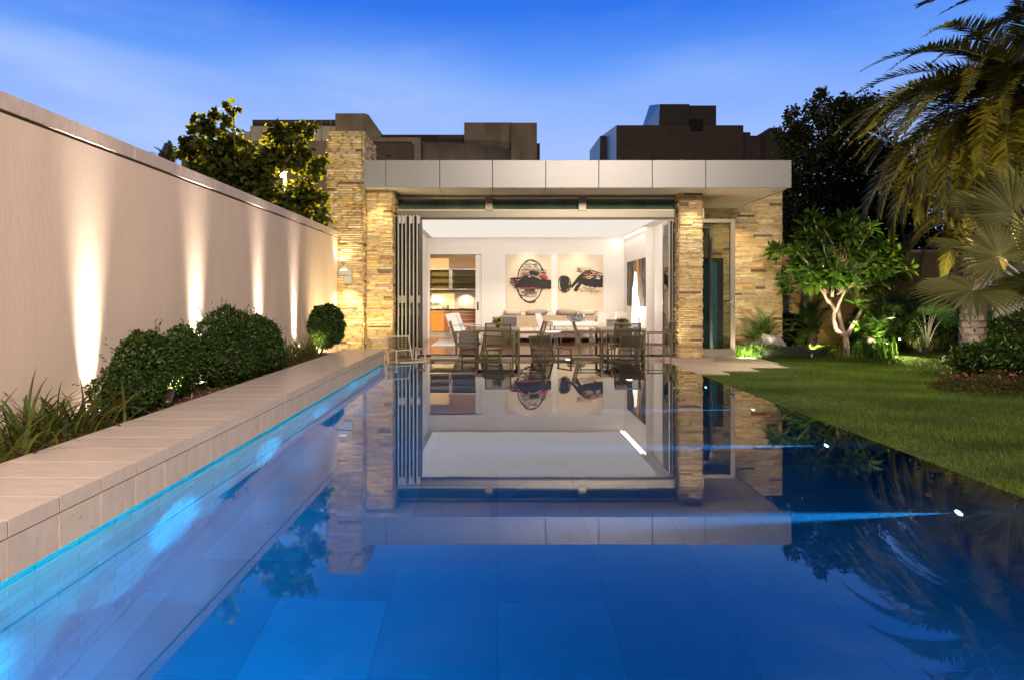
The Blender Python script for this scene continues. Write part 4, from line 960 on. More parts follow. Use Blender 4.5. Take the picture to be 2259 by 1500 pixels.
def bush(name, label, cat, c, r, n, leaf=(.03, .018), pal=G_BOX, group=None, box=0.0, mat='leaf', seed=0, sprigs=0, floor=None, parts=True, stray=0.06, clipx=None):
    """clipped shrub: small leaves over a lumpy ellipsoid (box>0 squares it), dark twigs inside, loose sprigs on top"""
    c = np.array(c); r = np.array(r)
    t = thing(name, label, cat, (c[0], c[1], c[2] - r[2]), group)
    d = rdir(n); 
    if box: d = np.sign(d) * np.abs(d) ** (1 - box); d = d / np.max(np.abs(d), 1, keepdims=True) if box > .75 else unit(d) * (1 + .25 * box)
    k = 1 + lumpy(d[:], seed * 7.3, 3.0, .16) + lumpy(d[:], seed * 3.1 + 40, 8.0, .07)
    rad = k * (1 - np.abs(rng.normal(0, .07, n))) + (rng.random(n) < stray) * rng.uniform(0, .08, n)
    P = c + d * r * rad[:, None]
    if floor is not None: keep = P[:, 2] > floor; P, d = P[keep], d[keep]
    if clipx is not None: keep = P[:, 0] > clipx; P, d = P[keep], d[keep]
    n = len(P); nn = unit(d / r * r.mean()); D = unit(rdir(n) + nn * .55 + np.array([0, 0, .25])); Nn = unit(nn + rdir(n) * .8)
    V, Fc = leaves(P, D, Nn, rng.uniform(.7, 1.3, n) * leaf[0], rng.uniform(.7, 1.3, n) * leaf[1])
    cl = cols(n, pal)
    if sprigs:
        Vs, Fs, base = [V], [Fc], len(V); cc = [cl]
        for _ in range(sprigs):
            q = rdir(1)[0]; q[2] = abs(q[2]) * .8 + .25; q = q / np.linalg.norm(q); p0 = c + q * r * .97; dr = unit(q + np.array([0, 0, .6]) + rng.normal(0, .25, 3)); ln = rng.uniform(.06, .14); m_ = 9
            PP = p0 + dr * ln * np.linspace(0, 1, m_)[:, None]; v, f = leaves(PP, unit(rdir(m_) + dr), rdir(m_), np.full(m_, leaf[0] * .8), np.full(m_, leaf[1] * .7))
            Vs.append(v); Fs.append(f + base); base += len(v); cc.append(cols(m_, pal))
        V, Fc, cl = np.concatenate(Vs), np.concatenate(Fs), np.concatenate(cc)
    mesh_np('foliage', V, Fc, M[mat], t, cl)
    # twiggy inside: a dark lumpy body well within the leaves
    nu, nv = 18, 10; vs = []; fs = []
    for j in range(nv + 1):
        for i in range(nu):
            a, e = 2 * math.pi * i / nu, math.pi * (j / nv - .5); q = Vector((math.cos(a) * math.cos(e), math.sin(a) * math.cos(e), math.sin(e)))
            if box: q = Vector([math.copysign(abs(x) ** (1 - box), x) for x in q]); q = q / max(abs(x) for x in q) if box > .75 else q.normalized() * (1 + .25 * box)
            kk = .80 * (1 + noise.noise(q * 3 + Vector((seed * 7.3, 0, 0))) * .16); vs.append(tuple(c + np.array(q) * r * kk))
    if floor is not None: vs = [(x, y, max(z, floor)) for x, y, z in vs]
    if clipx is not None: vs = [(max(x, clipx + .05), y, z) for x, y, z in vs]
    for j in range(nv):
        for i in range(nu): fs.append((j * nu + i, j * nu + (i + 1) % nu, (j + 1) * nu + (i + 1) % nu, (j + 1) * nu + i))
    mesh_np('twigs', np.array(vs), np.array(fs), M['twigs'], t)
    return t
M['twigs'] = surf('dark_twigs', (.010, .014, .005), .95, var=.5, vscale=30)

def blades(n, c, spread, ln, wd, lean=(.1, .6), pal=G_GRASS, bend=1.2, seg=5, up=0.0):
    """strap leaves rising from a clump and arching over"""
    c = np.array(c); P = c + np.stack([rng.normal(0, spread[0], n), rng.normal(0, spread[1], n), np.zeros(n)], 1)
    az = rng.uniform(0, 2 * np.pi, n); out = np.stack([np.cos(az), np.sin(az), np.zeros(n)], 1)
    a0 = rng.uniform(lean[0], lean[1], n); L_ = rng.uniform(ln[0], ln[1], n); bd = rng.uniform(.3, 1, n) * bend
    side = np.stack([-np.sin(az + rng.normal(0, .6, n)), np.cos(az), np.zeros(n)], 1); side = unit(side)
    w = rng.uniform(.7, 1.2, n) * wd; rows = []; q = P.copy()
    for k in range(seg + 1):
        t = k / seg; ww = (w * (1 - t ** 2.2) * .5 + .0004)[:, None]
        rows.append(q - side * ww); rows.append(q + side * ww)
        ang = a0 + bd * (t + .5 / seg) ** 1.6
        q = q + (out * np.sin(ang)[:, None] + np.array([0, 0, 1]) * np.cos(ang)[:, None]) * (L_ / seg)[:, None]
    V = np.stack(rows, 1).reshape(-1, 3); m = 2 * (seg + 1); i = np.arange(n)[:, None] * m
    Fc = np.concatenate([i + np.array([[2 * k, 2 * k + 1, 2 * k + 3, 2 * k + 2]]) for k in range(seg)], 1).reshape(-1, 4)
    return V, Fc, cols(n, pal, .3, seg)
def clump(name, label, cat, spots, n, spread, ln, wd, group=None, **kw):
    """one planting: several tufts close together"""
    t = thing(name, label, cat, spots[0], group)
    for s in spots:
        V, Fc, C = blades(n, s, spread, ln, wd, **kw); mesh_np('tuft', V, Fc, M['blade'], t, C)
    return t

# ---- feather palms
def frond_mesh(name, length, elev, droop, nl, ll, wd, vee=.5, hang=.25, pal=G_OLIVE, fwd=.75, start=.14, sag=.25, mat='palm', fold_tip=.25, rw=.022):
    """arching frond along +X from the origin: rib plus two rows of leaflets"""
    seg = 24; pts = [np.zeros(3)]; tang = []
    for k in range(seg):
        t = (k + .5) / seg; a = elev - droop * t ** 1.35; d = np.array([math.cos(a), 0, math.sin(a)]); tang.append(d); pts.append(pts[-1] + d * length / seg)
    pts = np.array(pts); V, Fc, C = [], [], []
    for k in range(seg + 1):
        w = rw * (1 - .85 * k / seg); h = w * .5; d = tang[min(k, seg - 1)]; nrm = np.array([-d[2], 0, d[0]])
        V += [pts[k] + np.array([0, w, 0]), pts[k] + nrm * h, pts[k] - np.array([0, w, 0]), pts[k] - nrm * h * .6]
    for k in range(seg):
        for j in range(4): Fc.append((4 * k + j, 4 * k + (j + 1) % 4, 4 * k + 4 + (j + 1) % 4, 4 * k + 4 + j)); C.append((.22, .19, .06))
    for i in range(nl):
        t = start + (1 - start) * (i + .5) / nl; k = min(int(t * seg), seg - 1); f = t * seg - k; p = pts[k] * (1 - f) + pts[k + 1] * f; d = tang[k]; nrm = np.array([-d[2], 0, d[0]])
        prof = math.sin(math.pi * min(1, (t * .86 + .14))) ** .55 * (1 - .35 * t) if t > .1 else .4
        for s in (-1, 1):
            l = ll * max(prof, .25) * U(.85, 1.12); fw = fwd + .55 * t ** 3 + U(-.12, .12); ve = vee * U(.4, 1.5)
            dr = unit(d * fw + np.array([0, s, 0]) * 1.0 + nrm * ve); w = wd * U(.8, 1.15)
            sd = unit(np.cross(dr, nrm)) * w / 2; g = np.array([0, 0, -1.0]); m = p + dr * l * .5 + g * l * hang * .25; e = p + dr * l * .98 + g * l * hang
            b = len(V); V += [p - sd * .5, p + sd * .5, m + sd, m - sd, e + sd * .08, e - sd * .08]; Fc += [(b, b + 1, b + 2, b + 3), (b + 3, b + 2, b + 4, b + 5)]
            c = np.array(random.choice(pal)) * U(.7, 1.3); C += [c, c]
    me_o = mesh_np(name, np.array(V), np.array(Fc), M[mat], None, np.array(C))
    return me_o
def hide_proto(o): COL.objects.unlink(o)
def place_fronds(t, protos, c, n, name='frond', el=(-20, 70), az=(0, 360), roll=18, scale=(.85, 1.1), golden=True, tilt=None):
    for i in range(n):
        pr = protos[i % len(protos)] if tilt is None else protos[min(len(protos) - 1, int(i / n * len(protos)))]
        o = pr.copy(); o.name = name; COL.objects.link(o); o.parent = t
        a = az[0] + (az[1] - az[0]) * ((i * .61803) % 1.0) + U(-6, 6); e = el[1] + (el[0] - el[1]) * (i / max(n - 1, 1)) + U(-6, 6)
        o.rotation_euler = (Matrix.Rotation(R(a), 4, 'Z') @ Matrix.Rotation(R(-e), 4, 'Y') @ Matrix.Rotation(R(U(-roll, roll)), 4, 'X')).to_euler()
        s = U(*scale); o.scale = (s, s, s); o.location = Vector(c) - origin(t) + Vector((U(-.05, .05), U(-.05, .05), U(-.08, .02)))
def scaly_trunk(t, base, top, r0, r1, rows, per=9, name='trunk', lean=0):
    """palm trunk wrapped in cut leaf bases"""
    V, Fc, C = [], [], []; b0, b1 = np.array(base), np.array(top); h = np.linalg.norm(b1 - b0)
    for j in range(rows):
        q = j / rows; c = b0 + (b1 - b0) * q; r = r0 + (r1 - r0) * q
        for k in range(per):
            a = 2 * math.pi * (k + .5 * (j % 2) + U(-.12, .12)) / per; o = np.array([math.cos(a), math.sin(a), 0]); s = np.array([-math.sin(a), math.cos(a), 0]); w = 2 * math.pi * r / per * .62; hh = h / rows * 1.25
            b = len(V); z = np.array([0, 0, 1.0])
            V += [c + o * r * .92 - s * w, c + o * r * .92 + s * w, c + o * (r * 1.16) + s * w * .75 + z * hh, c + o * (r * 1.16) - s * w * .75 + z * hh, c + o * r * .85 + s * w * .7 + z * hh * 1.02, c + o * r * .85 - s * w * .7 + z * hh * 1.02]
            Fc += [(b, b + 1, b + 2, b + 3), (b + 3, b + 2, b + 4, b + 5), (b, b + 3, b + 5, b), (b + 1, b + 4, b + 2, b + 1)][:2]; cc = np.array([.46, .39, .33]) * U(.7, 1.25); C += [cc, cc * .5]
    MBt = MB().tube([tuple(b0), tuple(b1)], [r0 * .93, r1 * .93], 14).build(name, M['bark_dark'], t)
    mesh_np('leaf_bases', np.array(V), np.array(Fc), M['trunk_scale'], MBt, np.array(C))

# ---- fan palms
def fan_mesh(name, rad, n=38, span=285, cut=.45, pal=[(.11, .115, .04), (.14, .145, .05), (.085, .095, .03)], cup=.25, mat='fan', droop=.12):
    """pleated round fan in local XY, hub at the origin, tip towards +X"""
    V, Fc, C = [], [], []; a0 = -R(span) / 2; da = R(span) / n
    for i in range(n):
        a, am, a2 = a0 + da * i, a0 + da * (i + .5), a0 + da * (i + 1); rr = rad * (1 - .22 * abs(am / (R(span) / 2)) ** 2) * U(.92, 1.05)
        def P(an, r, z): return np.array([math.cos(an) * r, math.sin(an) * r, z + cup * r * .35 * (1 - r / rad) - droop * (r / rad) ** 3 * rad])
        rc = rr * cut * U(.92, 1.06); pz_ = .24 * da * rc
        b = len(V); V += [P(am, .012, 0), P(a, rc * .5, 0), P(am, rc * .5, pz_ * .8), P(a2, rc * .5, 0), P(a, rc, 0), P(am, rc, pz_), P(a2, rc, 0), P(am - da * .24, rr * .8, -.01 * rad), P(am, rr * .8, pz_ * .4), P(am + da * .24, rr * .8, -.01 * rad), P(am + U(-.3, .3) * da, rr, -U(0, .05) * rad)]
        Fc += [(b, b + 1, b + 4, b + 5), (b, b + 5, b + 6, b + 3), (b + 4, b + 7, b + 8, b + 5), (b + 5, b + 8, b + 9, b + 6), (b + 7, b + 10, b + 8, b + 8), (b + 8, b + 10, b + 9, b + 9)]
        Fc[-2:] = [(b + 7, b + 10, b + 8, b + 8)[:4], (b + 8, b + 10, b + 9, b + 9)[:4]]
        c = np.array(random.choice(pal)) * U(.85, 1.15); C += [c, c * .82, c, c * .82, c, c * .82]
    V = np.array(V); Fc = np.array(Fc)
    # the two tip faces are triangles: give them a doubled corner of their own
    me = bpy.data.meshes.new(name); me.from_pydata([tuple(v) for v in V], [], [tuple(dict.fromkeys(f)) for f in Fc.tolist()])
    at = me.attributes.new('Col', 'FLOAT_COLOR', 'FACE'); arr = np.ones((len(Fc), 4), dtype=np.float32); arr[:, :3] = np.array(C); at.data.foreach_set('color', arr.ravel()); me.update()
    return link_mesh(name, me, M[mat])
def fan_leaf(t, proto, hub, tipdir, normal, root, scale=1.0, pr=.022, name='fan_leaf'):
    x = Vector(tipdir).normalized(); z = Vector(normal); z = (z - x * z.dot(x)).normalized(); y = z.cross(x)
    m = Matrix((x, y, z)).transposed()
    o = proto.copy(); o.name = name; COL.objects.link(o); o.parent = t; o.rotation_euler = m.to_euler(); o.scale = (scale,) * 3; o.location = Vector(hub) - origin(t)
    r, h = Vector(root), Vector(hub); mid = r.lerp(h, .5) + Vector((0, 0, .10 * (h - r).length))
    MB().tube([r, mid, h], [pr * 1.3, pr, pr * .6], 7).build('petiole', M['petiole'], t, smooth=True)
M['petiole'] = surf('palm_petiole', (.48, .46, .32), .5, var=.15)

# ---- broadleaf trees: forked limbs carrying clumps of leaves
def tree(name, label, base, trunk_h, clumps, leaf, pal, per, r0=.09, mat='leaf', bark='bark_dark', sh=(.8, 1.0), seed=0, group=None, cat='tree', hole=None):
    """clumps: (x, y, z, radius); each gets a limb and leaves gathered on short twigs"""
    t = thing(name, label, cat, base, group); B = Vector(base); top = B + Vector((U(-.1, .1), U(-.1, .1), trunk_h))
    b = MB(); b.tube([B, B.lerp(top, .5) + Vector((U(-.05, .05), U(-.05, .05), 0)), top], [r0, r0 * .85, r0 * .7], 9)
    VV, FF, CC, off = [], [], [], 0
    for cx_, cy_, cz_, cr_ in clumps:
        c = Vector((cx_, cy_, cz_)); mid = top.lerp(c, .5) + Vector((U(-.15, .15), U(-.15, .15), U(0, .2))); b.tube([top - Vector((0, 0, U(0, trunk_h * .3))), mid, c], [r0 * .5, r0 * .3, r0 * .1], 6)
        m = int(per * (cr_ / .5) ** 2); nt_ = max(4, m // 9)
        tips = np.array(c) + rdir(nt_) * (cr_ * rng.random((nt_, 1)) ** .45) * np.array([1, 1, .85])
        for q in tips[:min(nt_, 16)]: b.tube([c, Vector(q)], [r0 * .08, r0 * .03], 4, cap=False)
        P = np.repeat(tips, 9, 0) + rng.normal(0, cr_ * .13, (nt_ * 9, 3)); n = len(P)
        if hole is not None:
            hx_, hy_, hr_ = hole; k_ = np.hypot(CX + P[:, 0] * F / P[:, 1] - hx_, CY - (P[:, 2] - H) * F / P[:, 1] - hy_) > hr_; P = P[k_]; n = len(P)
        outw = unit(P - np.array(c)); D = unit(rdir(n) + outw * .5 + np.array([0, 0, -.35])); Nn = unit(rdir(n) * .8 + np.array([0, 0, .8]) + outw * .4)
        V, Fc = leaves(P, D, Nn, rng.uniform(.7, 1.25, n) * leaf[0], rng.uniform(.7, 1.25, n) * leaf[1], sh)
        VV.append(V); FF.append(Fc + off); off += len(V); CC.append(cols(n, pal))
    b.build('trunk', M[bark], t, smooth=True)
    mesh_np('crown', np.concatenate(VV), np.concatenate(FF), M[mat], t, np.concatenate(CC))
    return t
# ================================================================= planted bed on the left
def bpt(x, X): return X * F / (x - CX)      # depth of a photo column on the plane X
ZS = .175
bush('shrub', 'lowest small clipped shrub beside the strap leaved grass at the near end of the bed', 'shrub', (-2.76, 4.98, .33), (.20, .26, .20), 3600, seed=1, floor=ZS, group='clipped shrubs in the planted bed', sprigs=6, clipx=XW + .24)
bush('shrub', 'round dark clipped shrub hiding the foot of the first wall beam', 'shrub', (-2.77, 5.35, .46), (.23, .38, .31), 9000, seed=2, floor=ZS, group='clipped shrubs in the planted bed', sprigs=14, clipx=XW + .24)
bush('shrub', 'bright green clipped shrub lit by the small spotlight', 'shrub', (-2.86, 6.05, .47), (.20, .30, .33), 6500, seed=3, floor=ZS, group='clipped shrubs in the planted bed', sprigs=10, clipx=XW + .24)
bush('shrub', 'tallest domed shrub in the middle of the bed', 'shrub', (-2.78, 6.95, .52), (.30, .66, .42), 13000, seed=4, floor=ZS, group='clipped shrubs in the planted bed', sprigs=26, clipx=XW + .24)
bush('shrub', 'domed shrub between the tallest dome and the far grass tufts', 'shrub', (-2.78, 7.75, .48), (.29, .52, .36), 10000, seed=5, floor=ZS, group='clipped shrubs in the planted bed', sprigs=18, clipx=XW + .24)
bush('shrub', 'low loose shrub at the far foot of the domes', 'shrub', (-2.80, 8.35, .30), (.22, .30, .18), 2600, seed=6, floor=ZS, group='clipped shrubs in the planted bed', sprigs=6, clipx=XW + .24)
bl = bush('ball_shrub', 'small round ball shrub with a lit yellow green foot near the stone pillars', 'shrub', (-2.70, 10.75, .60), (.275, .275, .33), 7000, leaf=(.036, .022), pal=G_BOX, seed=7, group='clipped shrubs in the planted bed')
clump('strap_grass', 'clump of long strap leaved grass at the near end of the bed', 'ornamental grass', [(-2.86, 3.75, ZS), (-2.70, 4.05, ZS), (-2.90, 4.35, ZS), (-2.72, 3.5, ZS), (-2.66, 4.5, ZS)], 50, (.10, .13), (.22, .54), .022, lean=(.1, .85), bend=1.8, pal=[(.055, .09, .016), (.08, .115, .02), (.11, .08, .025), (.06, .06, .02), (.14, .16, .025)])
clump('strap_grass', 'tufts of strap leaved grass between the domed shrub and the ball shrub', 'ornamental grass', [(-2.82, 8.75, ZS), (-2.72, 9.1, ZS), (-2.86, 9.5, ZS), (-2.70, 9.85, ZS), (-2.78, 10.25, ZS)], 38, (.09, .14), (.22, .50), .02, lean=(.1, .8), bend=1.4, pal=[(.05, .07, .015), (.07, .09, .018), (.08, .07, .025)])
# bark chips lying loose on the bed
n = 2600; P = np.stack([rng.uniform(-3.05, -2.48, n), rng.uniform(2.6, 10.8, n), ZS + rng.uniform(.002, .022, n)], 1)
D = unit(rdir(n) * np.array([1, 1, .25])); V, Fc = leaves(P, D, unit(np.array([0, 0, 1.0]) + rdir(n) * .5), rng.uniform(.03, .07, n), rng.uniform(.008, .02, n))
o = mesh_np('bark_chips', V, Fc, M['chips'] if 'chips' in M else M.setdefault('chips', surf('bark_chip', (0, 0, 0), .9, attr=True, var=.3)), None, cols(n, [(.16, .09, .045), (.10, .055, .03), (.22, .13, .06)])); tag(o, kind='stuff')
def spotlight(lab, loc, target, power, color, angle, blend=.5, body=True, lens=True, group='garden spotlights', mat='lampbody', ln=.13, r=.028, grow=0.01, sr=.02, name='garden_spotlight'):
    t = thing(name, lab, 'spotlight', loc, group); a = Vector(loc); d = (Vector(target) - a).normalized()
    ground = Vector((loc[0], loc[1], loc[2]))
    h0 = a + Vector((0, 0, .07)); h1 = h0 + d * ln
    MB().tube([ground - Vector((0, 0, .04)), h0], .007, 6).build('stake', M['black'], t)
    MB().tube([h0 - d * .01, h0, h1, h1 + d * .012], [r * .7, r, r, r * 1.05], 12).build('housing', M[mat], t, smooth=False)
    MB().tube([h1 + d * .0125, h1 + d * .0135], r * .85, 12).build('lens', M['e_spot'], t)
    light('SPOT', 'beam', h1 + d * .03, power, color, t, h1 + d * 2, angle, blend, sr)
WP = 11 / 8
for i, (y, nm, pw_) in enumerate(((5.15, 'behind the round dark shrub', 8), (6.98, 'behind the tallest domed shrub', 8), (8.80, 'beyond the domed shrubs', 7), (10.35, 'just short of the ball shrub', 6.5))):
    t = thing('wall_washer', f'slim recessed uplight at the foot of the garden wall {nm}', 'spotlight', (XW + .06, y, ZS), 'uplights along the garden wall')
    MB().box(XW + .02, XW + .11, y - .12, y + .12, ZS - .05, ZS + .012).build('housing', M['lampbody'], t, bevel=.004)
    MB().box(XW + .03, XW + .10, y - .10, y + .10, ZS + .0125, ZS + .015).build('lens', M['e_spot'], t)
    o = light('AREA', 'beam', (XW + .065, y, ZS + .03), pw_ * WP, (1.0, .85, .70), t, (XW + .035, y, ZS + 1.4), size=(.17, .05))
    # long side along the wall
    z_ = -(Vector((XW + .035, y, ZS + 1.4)) - Vector((XW + .065, y, ZS + .03))).normalized(); x_ = Vector((0, 1, 0)); y_ = z_.cross(x_)
    o.rotation_euler = Matrix((x_, y_, z_)).transposed().to_euler(); o.data.spread = R(26)
spotlight('brown tube spotlight leaning in front of the bright green shrub', (-2.525, 5.22, ZS), (-2.72, 5.95, .60), 170, (1, .88, .55), 70, .6, ln=.14)
spotlight('small spotlight at the foot of the ball shrub', (-2.80, 10.28, ZS), (-2.74, 10.8, .50), 45, (1, .85, .45), 80, .6, ln=.08)
# up and down lamp on the stone pillar
wl = thing('wall_lamp', 'grey box wall lamp shining up the tall stone pillar', 'lamp', (px(762, 13.1), 13.1, pz(612, 13.1)))
MB().box(px(747, 13.1), px(776, 13.1), 13.06, 13.165, pz(607, 13.1), pz(597, 13.1)).build('upper_box', M['lampgrey'], wl, bevel=.004)
MB().box(px(759, 13.1), px(776, 13.1), 13.08, 13.165, pz(626, 13.1), pz(608, 13.1)).build('lower_box', M['lampgrey'], wl, bevel=.004)
MB().box(px(750, 13.1), px(765, 13.1), 13.075, 13.155, pz(597, 13.1) + .001, pz(597, 13.1) + .004).build('lens', M['e_spot'], wl)
light('SPOT', 'beam', (px(758, 13.1), 13.0, pz(595, 13.1) + .02), 55, YEL, wl, (px(752, 13.1), 13.15, 3.0), 95, .8, .02)
light('SPOT', 'beam', (px(767, 13.1), 12.98, pz(628, 13.1) - .02), 38, YEL, wl, (px(767, 13.1), 13.05, -1), 130, .9, .02)

# ================================================================= lamps of the terrace and the soffit
def downlight(x, y, power, color, angle, tgt=None, lab=''):
    light('SPOT', 'soffit_beam', (x, y, zr0 - .03), power, color, ph, tgt or (x, y, -1), angle, .8, .03)
downlight(px(835, 13.3), 13.22, 42, YEL, 75, (px(835, 13.3), 13.45, 0.6))
downlight(3.92, 13.52, 62, WARM, 80, (3.92, 13.86, 0.1))
downlight(px(1708, 13.6), 13.62, 55, WARM, 100, (5.4, 14.2, 0))
downlight(5.2, 13.4, 420, (1, .86, .50), 95, (6.0, 11.2, ZL))  # beam added to brighten the lawn
downlight(5.2, 15.4, 95, WARM2, 110, (5.4, 16.3, .6))
spotlight('low spotlight on the terrace aimed at the left stone pillars', (-2.35, 12.3, ZT), (-2.5, 13.4, 1.6), 110, YEL, 95, .8, group='terrace spotlights')
for x, y, pw_, lab in ((-1.2, 13.55, 26, 'added flush uplight in the paving below the left end of the roof'), (1.4, 13.6, 22, 'added flush uplight in the paving below the middle of the roof'), (3.45, 13.55, 34, 'added flush uplight in the paving beside the right stone pillar'), (5.0, 13.9, 34, 'added flush uplight in the paving in front of the glass door')):  # uplights put in to brighten the soffit
    t = thing('soffit_fill_uplight', lab, 'spotlight', (x, y, ZT + .012), 'added flush uplights in the terrace paving')
    MB().lathe((x, y, ZT + .012), [(.001, .006), (.03, .006), (.045, .006), (.048, 0)], 16).build('bezel', M['steel'], t)
    light('SPOT', 'beam', (x, y, ZT + .035), pw_ * 2.4, WARM, t, (x + .03, y - .05, 3), 110, .9, .02)
# living room: added ceiling panel and fill lamps, then cove and lamp glow
MB().box(-1.85, 3.45, 14.75, 19.35, ZC - .012, ZC - .0005).build('ceiling_fill_panel', M['e_ceiling'], ph)  # added glowing panel under the plain ceiling, fills the room with light
light('AREA', 'header_fill', (0.8, YF + .14, ZH - .06), 125, (1.0, .89, .78), ph, (0.8, 19.5, 1.5), size=(5.0, .16))  # added unseen area light, brightens the room walls
for x in (px(1166, 19), px(1280, 19), px(1225, 19)):  # spots without fittings, added to lift the back wall
    light('SPOT', 'wall_fill_beam', (x, 18.75, ZC - .03), 42 if x != px(1225, 19) else 22, (1, .88, .74), ph, (x, 19.5, 1.5), 70, .9, .03)
light('AREA', 'cove_light', (XRR - .10, 18.05, ZC - .03), 10, NEUT, ph, (XRR, 18.05, 1.2), size=(.04, 2.7))
bpy.data.objects['cove_light'].rotation_euler = Euler((0, R(40), 0)).to_matrix().to_euler()
light('POINT', 'lamp_glow', (px(1388, 17.0), 16.95, .9), 14, NEUT, lp, radius=.1)
light('POINT', 'kitchen_light', (-1.0, 19.95, 2.52), 26, WARM2, ph, radius=.05)

light('POINT', 'building_fill', (-9, 34, 7.5), 1300, (1.0, .74, .46), None, radius=.2)  # added lamp out of sight, brightens the concrete neighbour
# warm light from the house behind the photographer
light('AREA', 'house_light', (4.5, -8.5, 8.5), 4400, (1.0, .80, .63), None, (0, 10, .5), size=(7, 2.6))
light('SPOT', 'wall_end_fill', (-2.25, 11.5, -.1), 230, YEL, None, (-3.1, 12.5, 1.3), 120, .9, .05)  # added spot without a body, yellows the far end of the garden wall

# ================================================================= pool lamps in the lawn side wall
for i, y in enumerate((2.35, 3.97, 5.57, 7.17, 8.80)):
    t = thing('pool_light', f'white underwater pool light, {("nearest", "second", "third", "fourth", "farthest")[i]} along the lawn side wall', 'lamp', (XR, y, -.72), 'underwater lights in the pool wall')
    V = []; n = 20
    def ov(x, a, b_): return [(x, y + a * math.cos(2 * math.pi * k / n), -.72 + b_ * math.sin(2 * math.pi * k / n)) for k in range(n)]
    MB().add(ov(XR, .055, .055) + ov(XR - .02, .055, .055) + ov(XR - .02, .036, .036), [(k, (k + 1) % n, n + (k + 1) % n, n + k) for k in range(n)] + [(n + k, n + (k + 1) % n, 2 * n + (k + 1) % n, 2 * n + k) for k in range(n)]).build('bezel', M['lampbody'], t)
    MB().add(ov(XR - .018, .036, .036), [tuple(range(n))]).build('lens', M['e_pool'], t)
    light('SPOT', 'beam', (XR - .03, y, -.72), (11500, 11500, 8500, 6000, 3800)[i], (.50, .80, 1.0), t, (XL, y, -.80), 9.5, 1.0, .004)

light('AREA', 'tile_fill_strip', (XL - .026, 5.8, -.018), 70, (.05, .60, .86), led, (XL - .028, 5.8, -1), size=(.045, 9.6))  # added unseen strip under the riser, brightens the tiled pool wall
bpy.data.objects['tile_fill_strip'].rotation_euler = (0, 0, 0)
M['grey_bezel'] = surf('grey_bezel', (.30, .30, .30), .5)
# small uplights added in the pool floor to brighten the tiled side wall
for i in range(10):
    y = 1.5 + i * 1.0; t = thing('floor_fill_uplight', 'small added uplight in the pool floor, brightening the tiled side wall', 'lamp', (XL + .30, y, DEP), 'added uplights along the tiled pool wall')
    MB().lathe((XL + .30, y, DEP + .002), [(.001, .012), (.016, .012), (.018, .0)], 12).build('bezel', M['grey_bezel'], t)
    light('SPOT', 'beam', (XL + .30, y, DEP + .045), 300, (.03, .62, .80), t, (XL - .05, y, -.40), 95, 1.0, .008)
# two broad floods added out of view in the near wall to brighten the pool
for x, pw_, lab in ((-.95, 780, 'added unseen flood light at the ledge side of the near pool wall'), (2.1, 260, 'added unseen flood light at the lawn side of the near pool wall')):
    t = thing('pool_fill_light', lab, 'lamp', (x, .76, -.75), 'added floods in the near pool wall')
    n = 20; ring = lambda y_, r: [(x + r * math.cos(2 * math.pi * k / n), y_, -.75 + r * math.sin(2 * math.pi * k / n)) for k in range(n)]
    MB().add(ring(.758, .10) + ring(.775, .10) + ring(.775, .08), [(k, (k + 1) % n, n + (k + 1) % n, n + k) for k in range(n)] + [(n + k, n + (k + 1) % n, 2 * n + (k + 1) % n, 2 * n + k) for k in range(n)]).build('bezel', M['steel'], t)
    MB().add(ring(.772, .08), [tuple(range(n))]).build('lens', M['e_pool'], t)
    light('SPOT', 'flood', (x, .80, -.75), pw_, (.05, .52, 1.0), t, (x - (1.0 if x < 0 else .6), 3.2, -.75), 140, .9, .05)
# ================================================================= lawn and right hand garden
n = 210000; yy = 3.2 + 13.0 * rng.random(n) ** 1.25; xx = 2.80 + (1.0 + .95 * yy * .82) * rng.random(n)
P = np.stack([xx, yy, np.full(n, ZL)], 1)
keep = ~((yy > 11.58) & (yy < 12.1) & (xx < 3.97) | (yy >= 12.1) & (yy < 12.6) & (xx < 4.66) | (yy >= 12.6) & (xx < 5.6)); P = P[keep]; n = len(P)
hgt = rng.uniform(.018, .05, n) * (1 + .35 * np.sin(P[:, 0] * 2.1 + P[:, 1] * .7) * np.sin(P[:, 1] * 1.3)); sc_ = 1 + (P[:, 1] - 3) * .10
az_ = rng.uniform(0, 2 * np.pi, n); ln_ = rng.normal(0, .55, (n, 2)) * hgt[:, None]
s_ = np.stack([np.cos(az_), np.sin(az_), np.zeros(n)], 1) * (.0022 * sc_)[:, None]
tip = P + np.stack([ln_[:, 0], ln_[:, 1], hgt], 1)
V = np.stack([P - s_, P + s_, tip], 1).reshape(-1, 3); Fc = np.arange(3 * n).reshape(-1, 3)
tone = np.array([noise.noise(Vector((float(p[0]) * .9, float(p[1]) * 1.6, 0))) for p in P[::1]])
C = cols(n, [(.085, .155, .010), (.105, .18, .013), (.065, .12, .009), (.135, .17, .02)], .25, 1) * (1 + .75 * tone)[:, None]
o = mesh_np('grass', V, Fc, M['blade'], None, C); tag(o, kind='stuff')

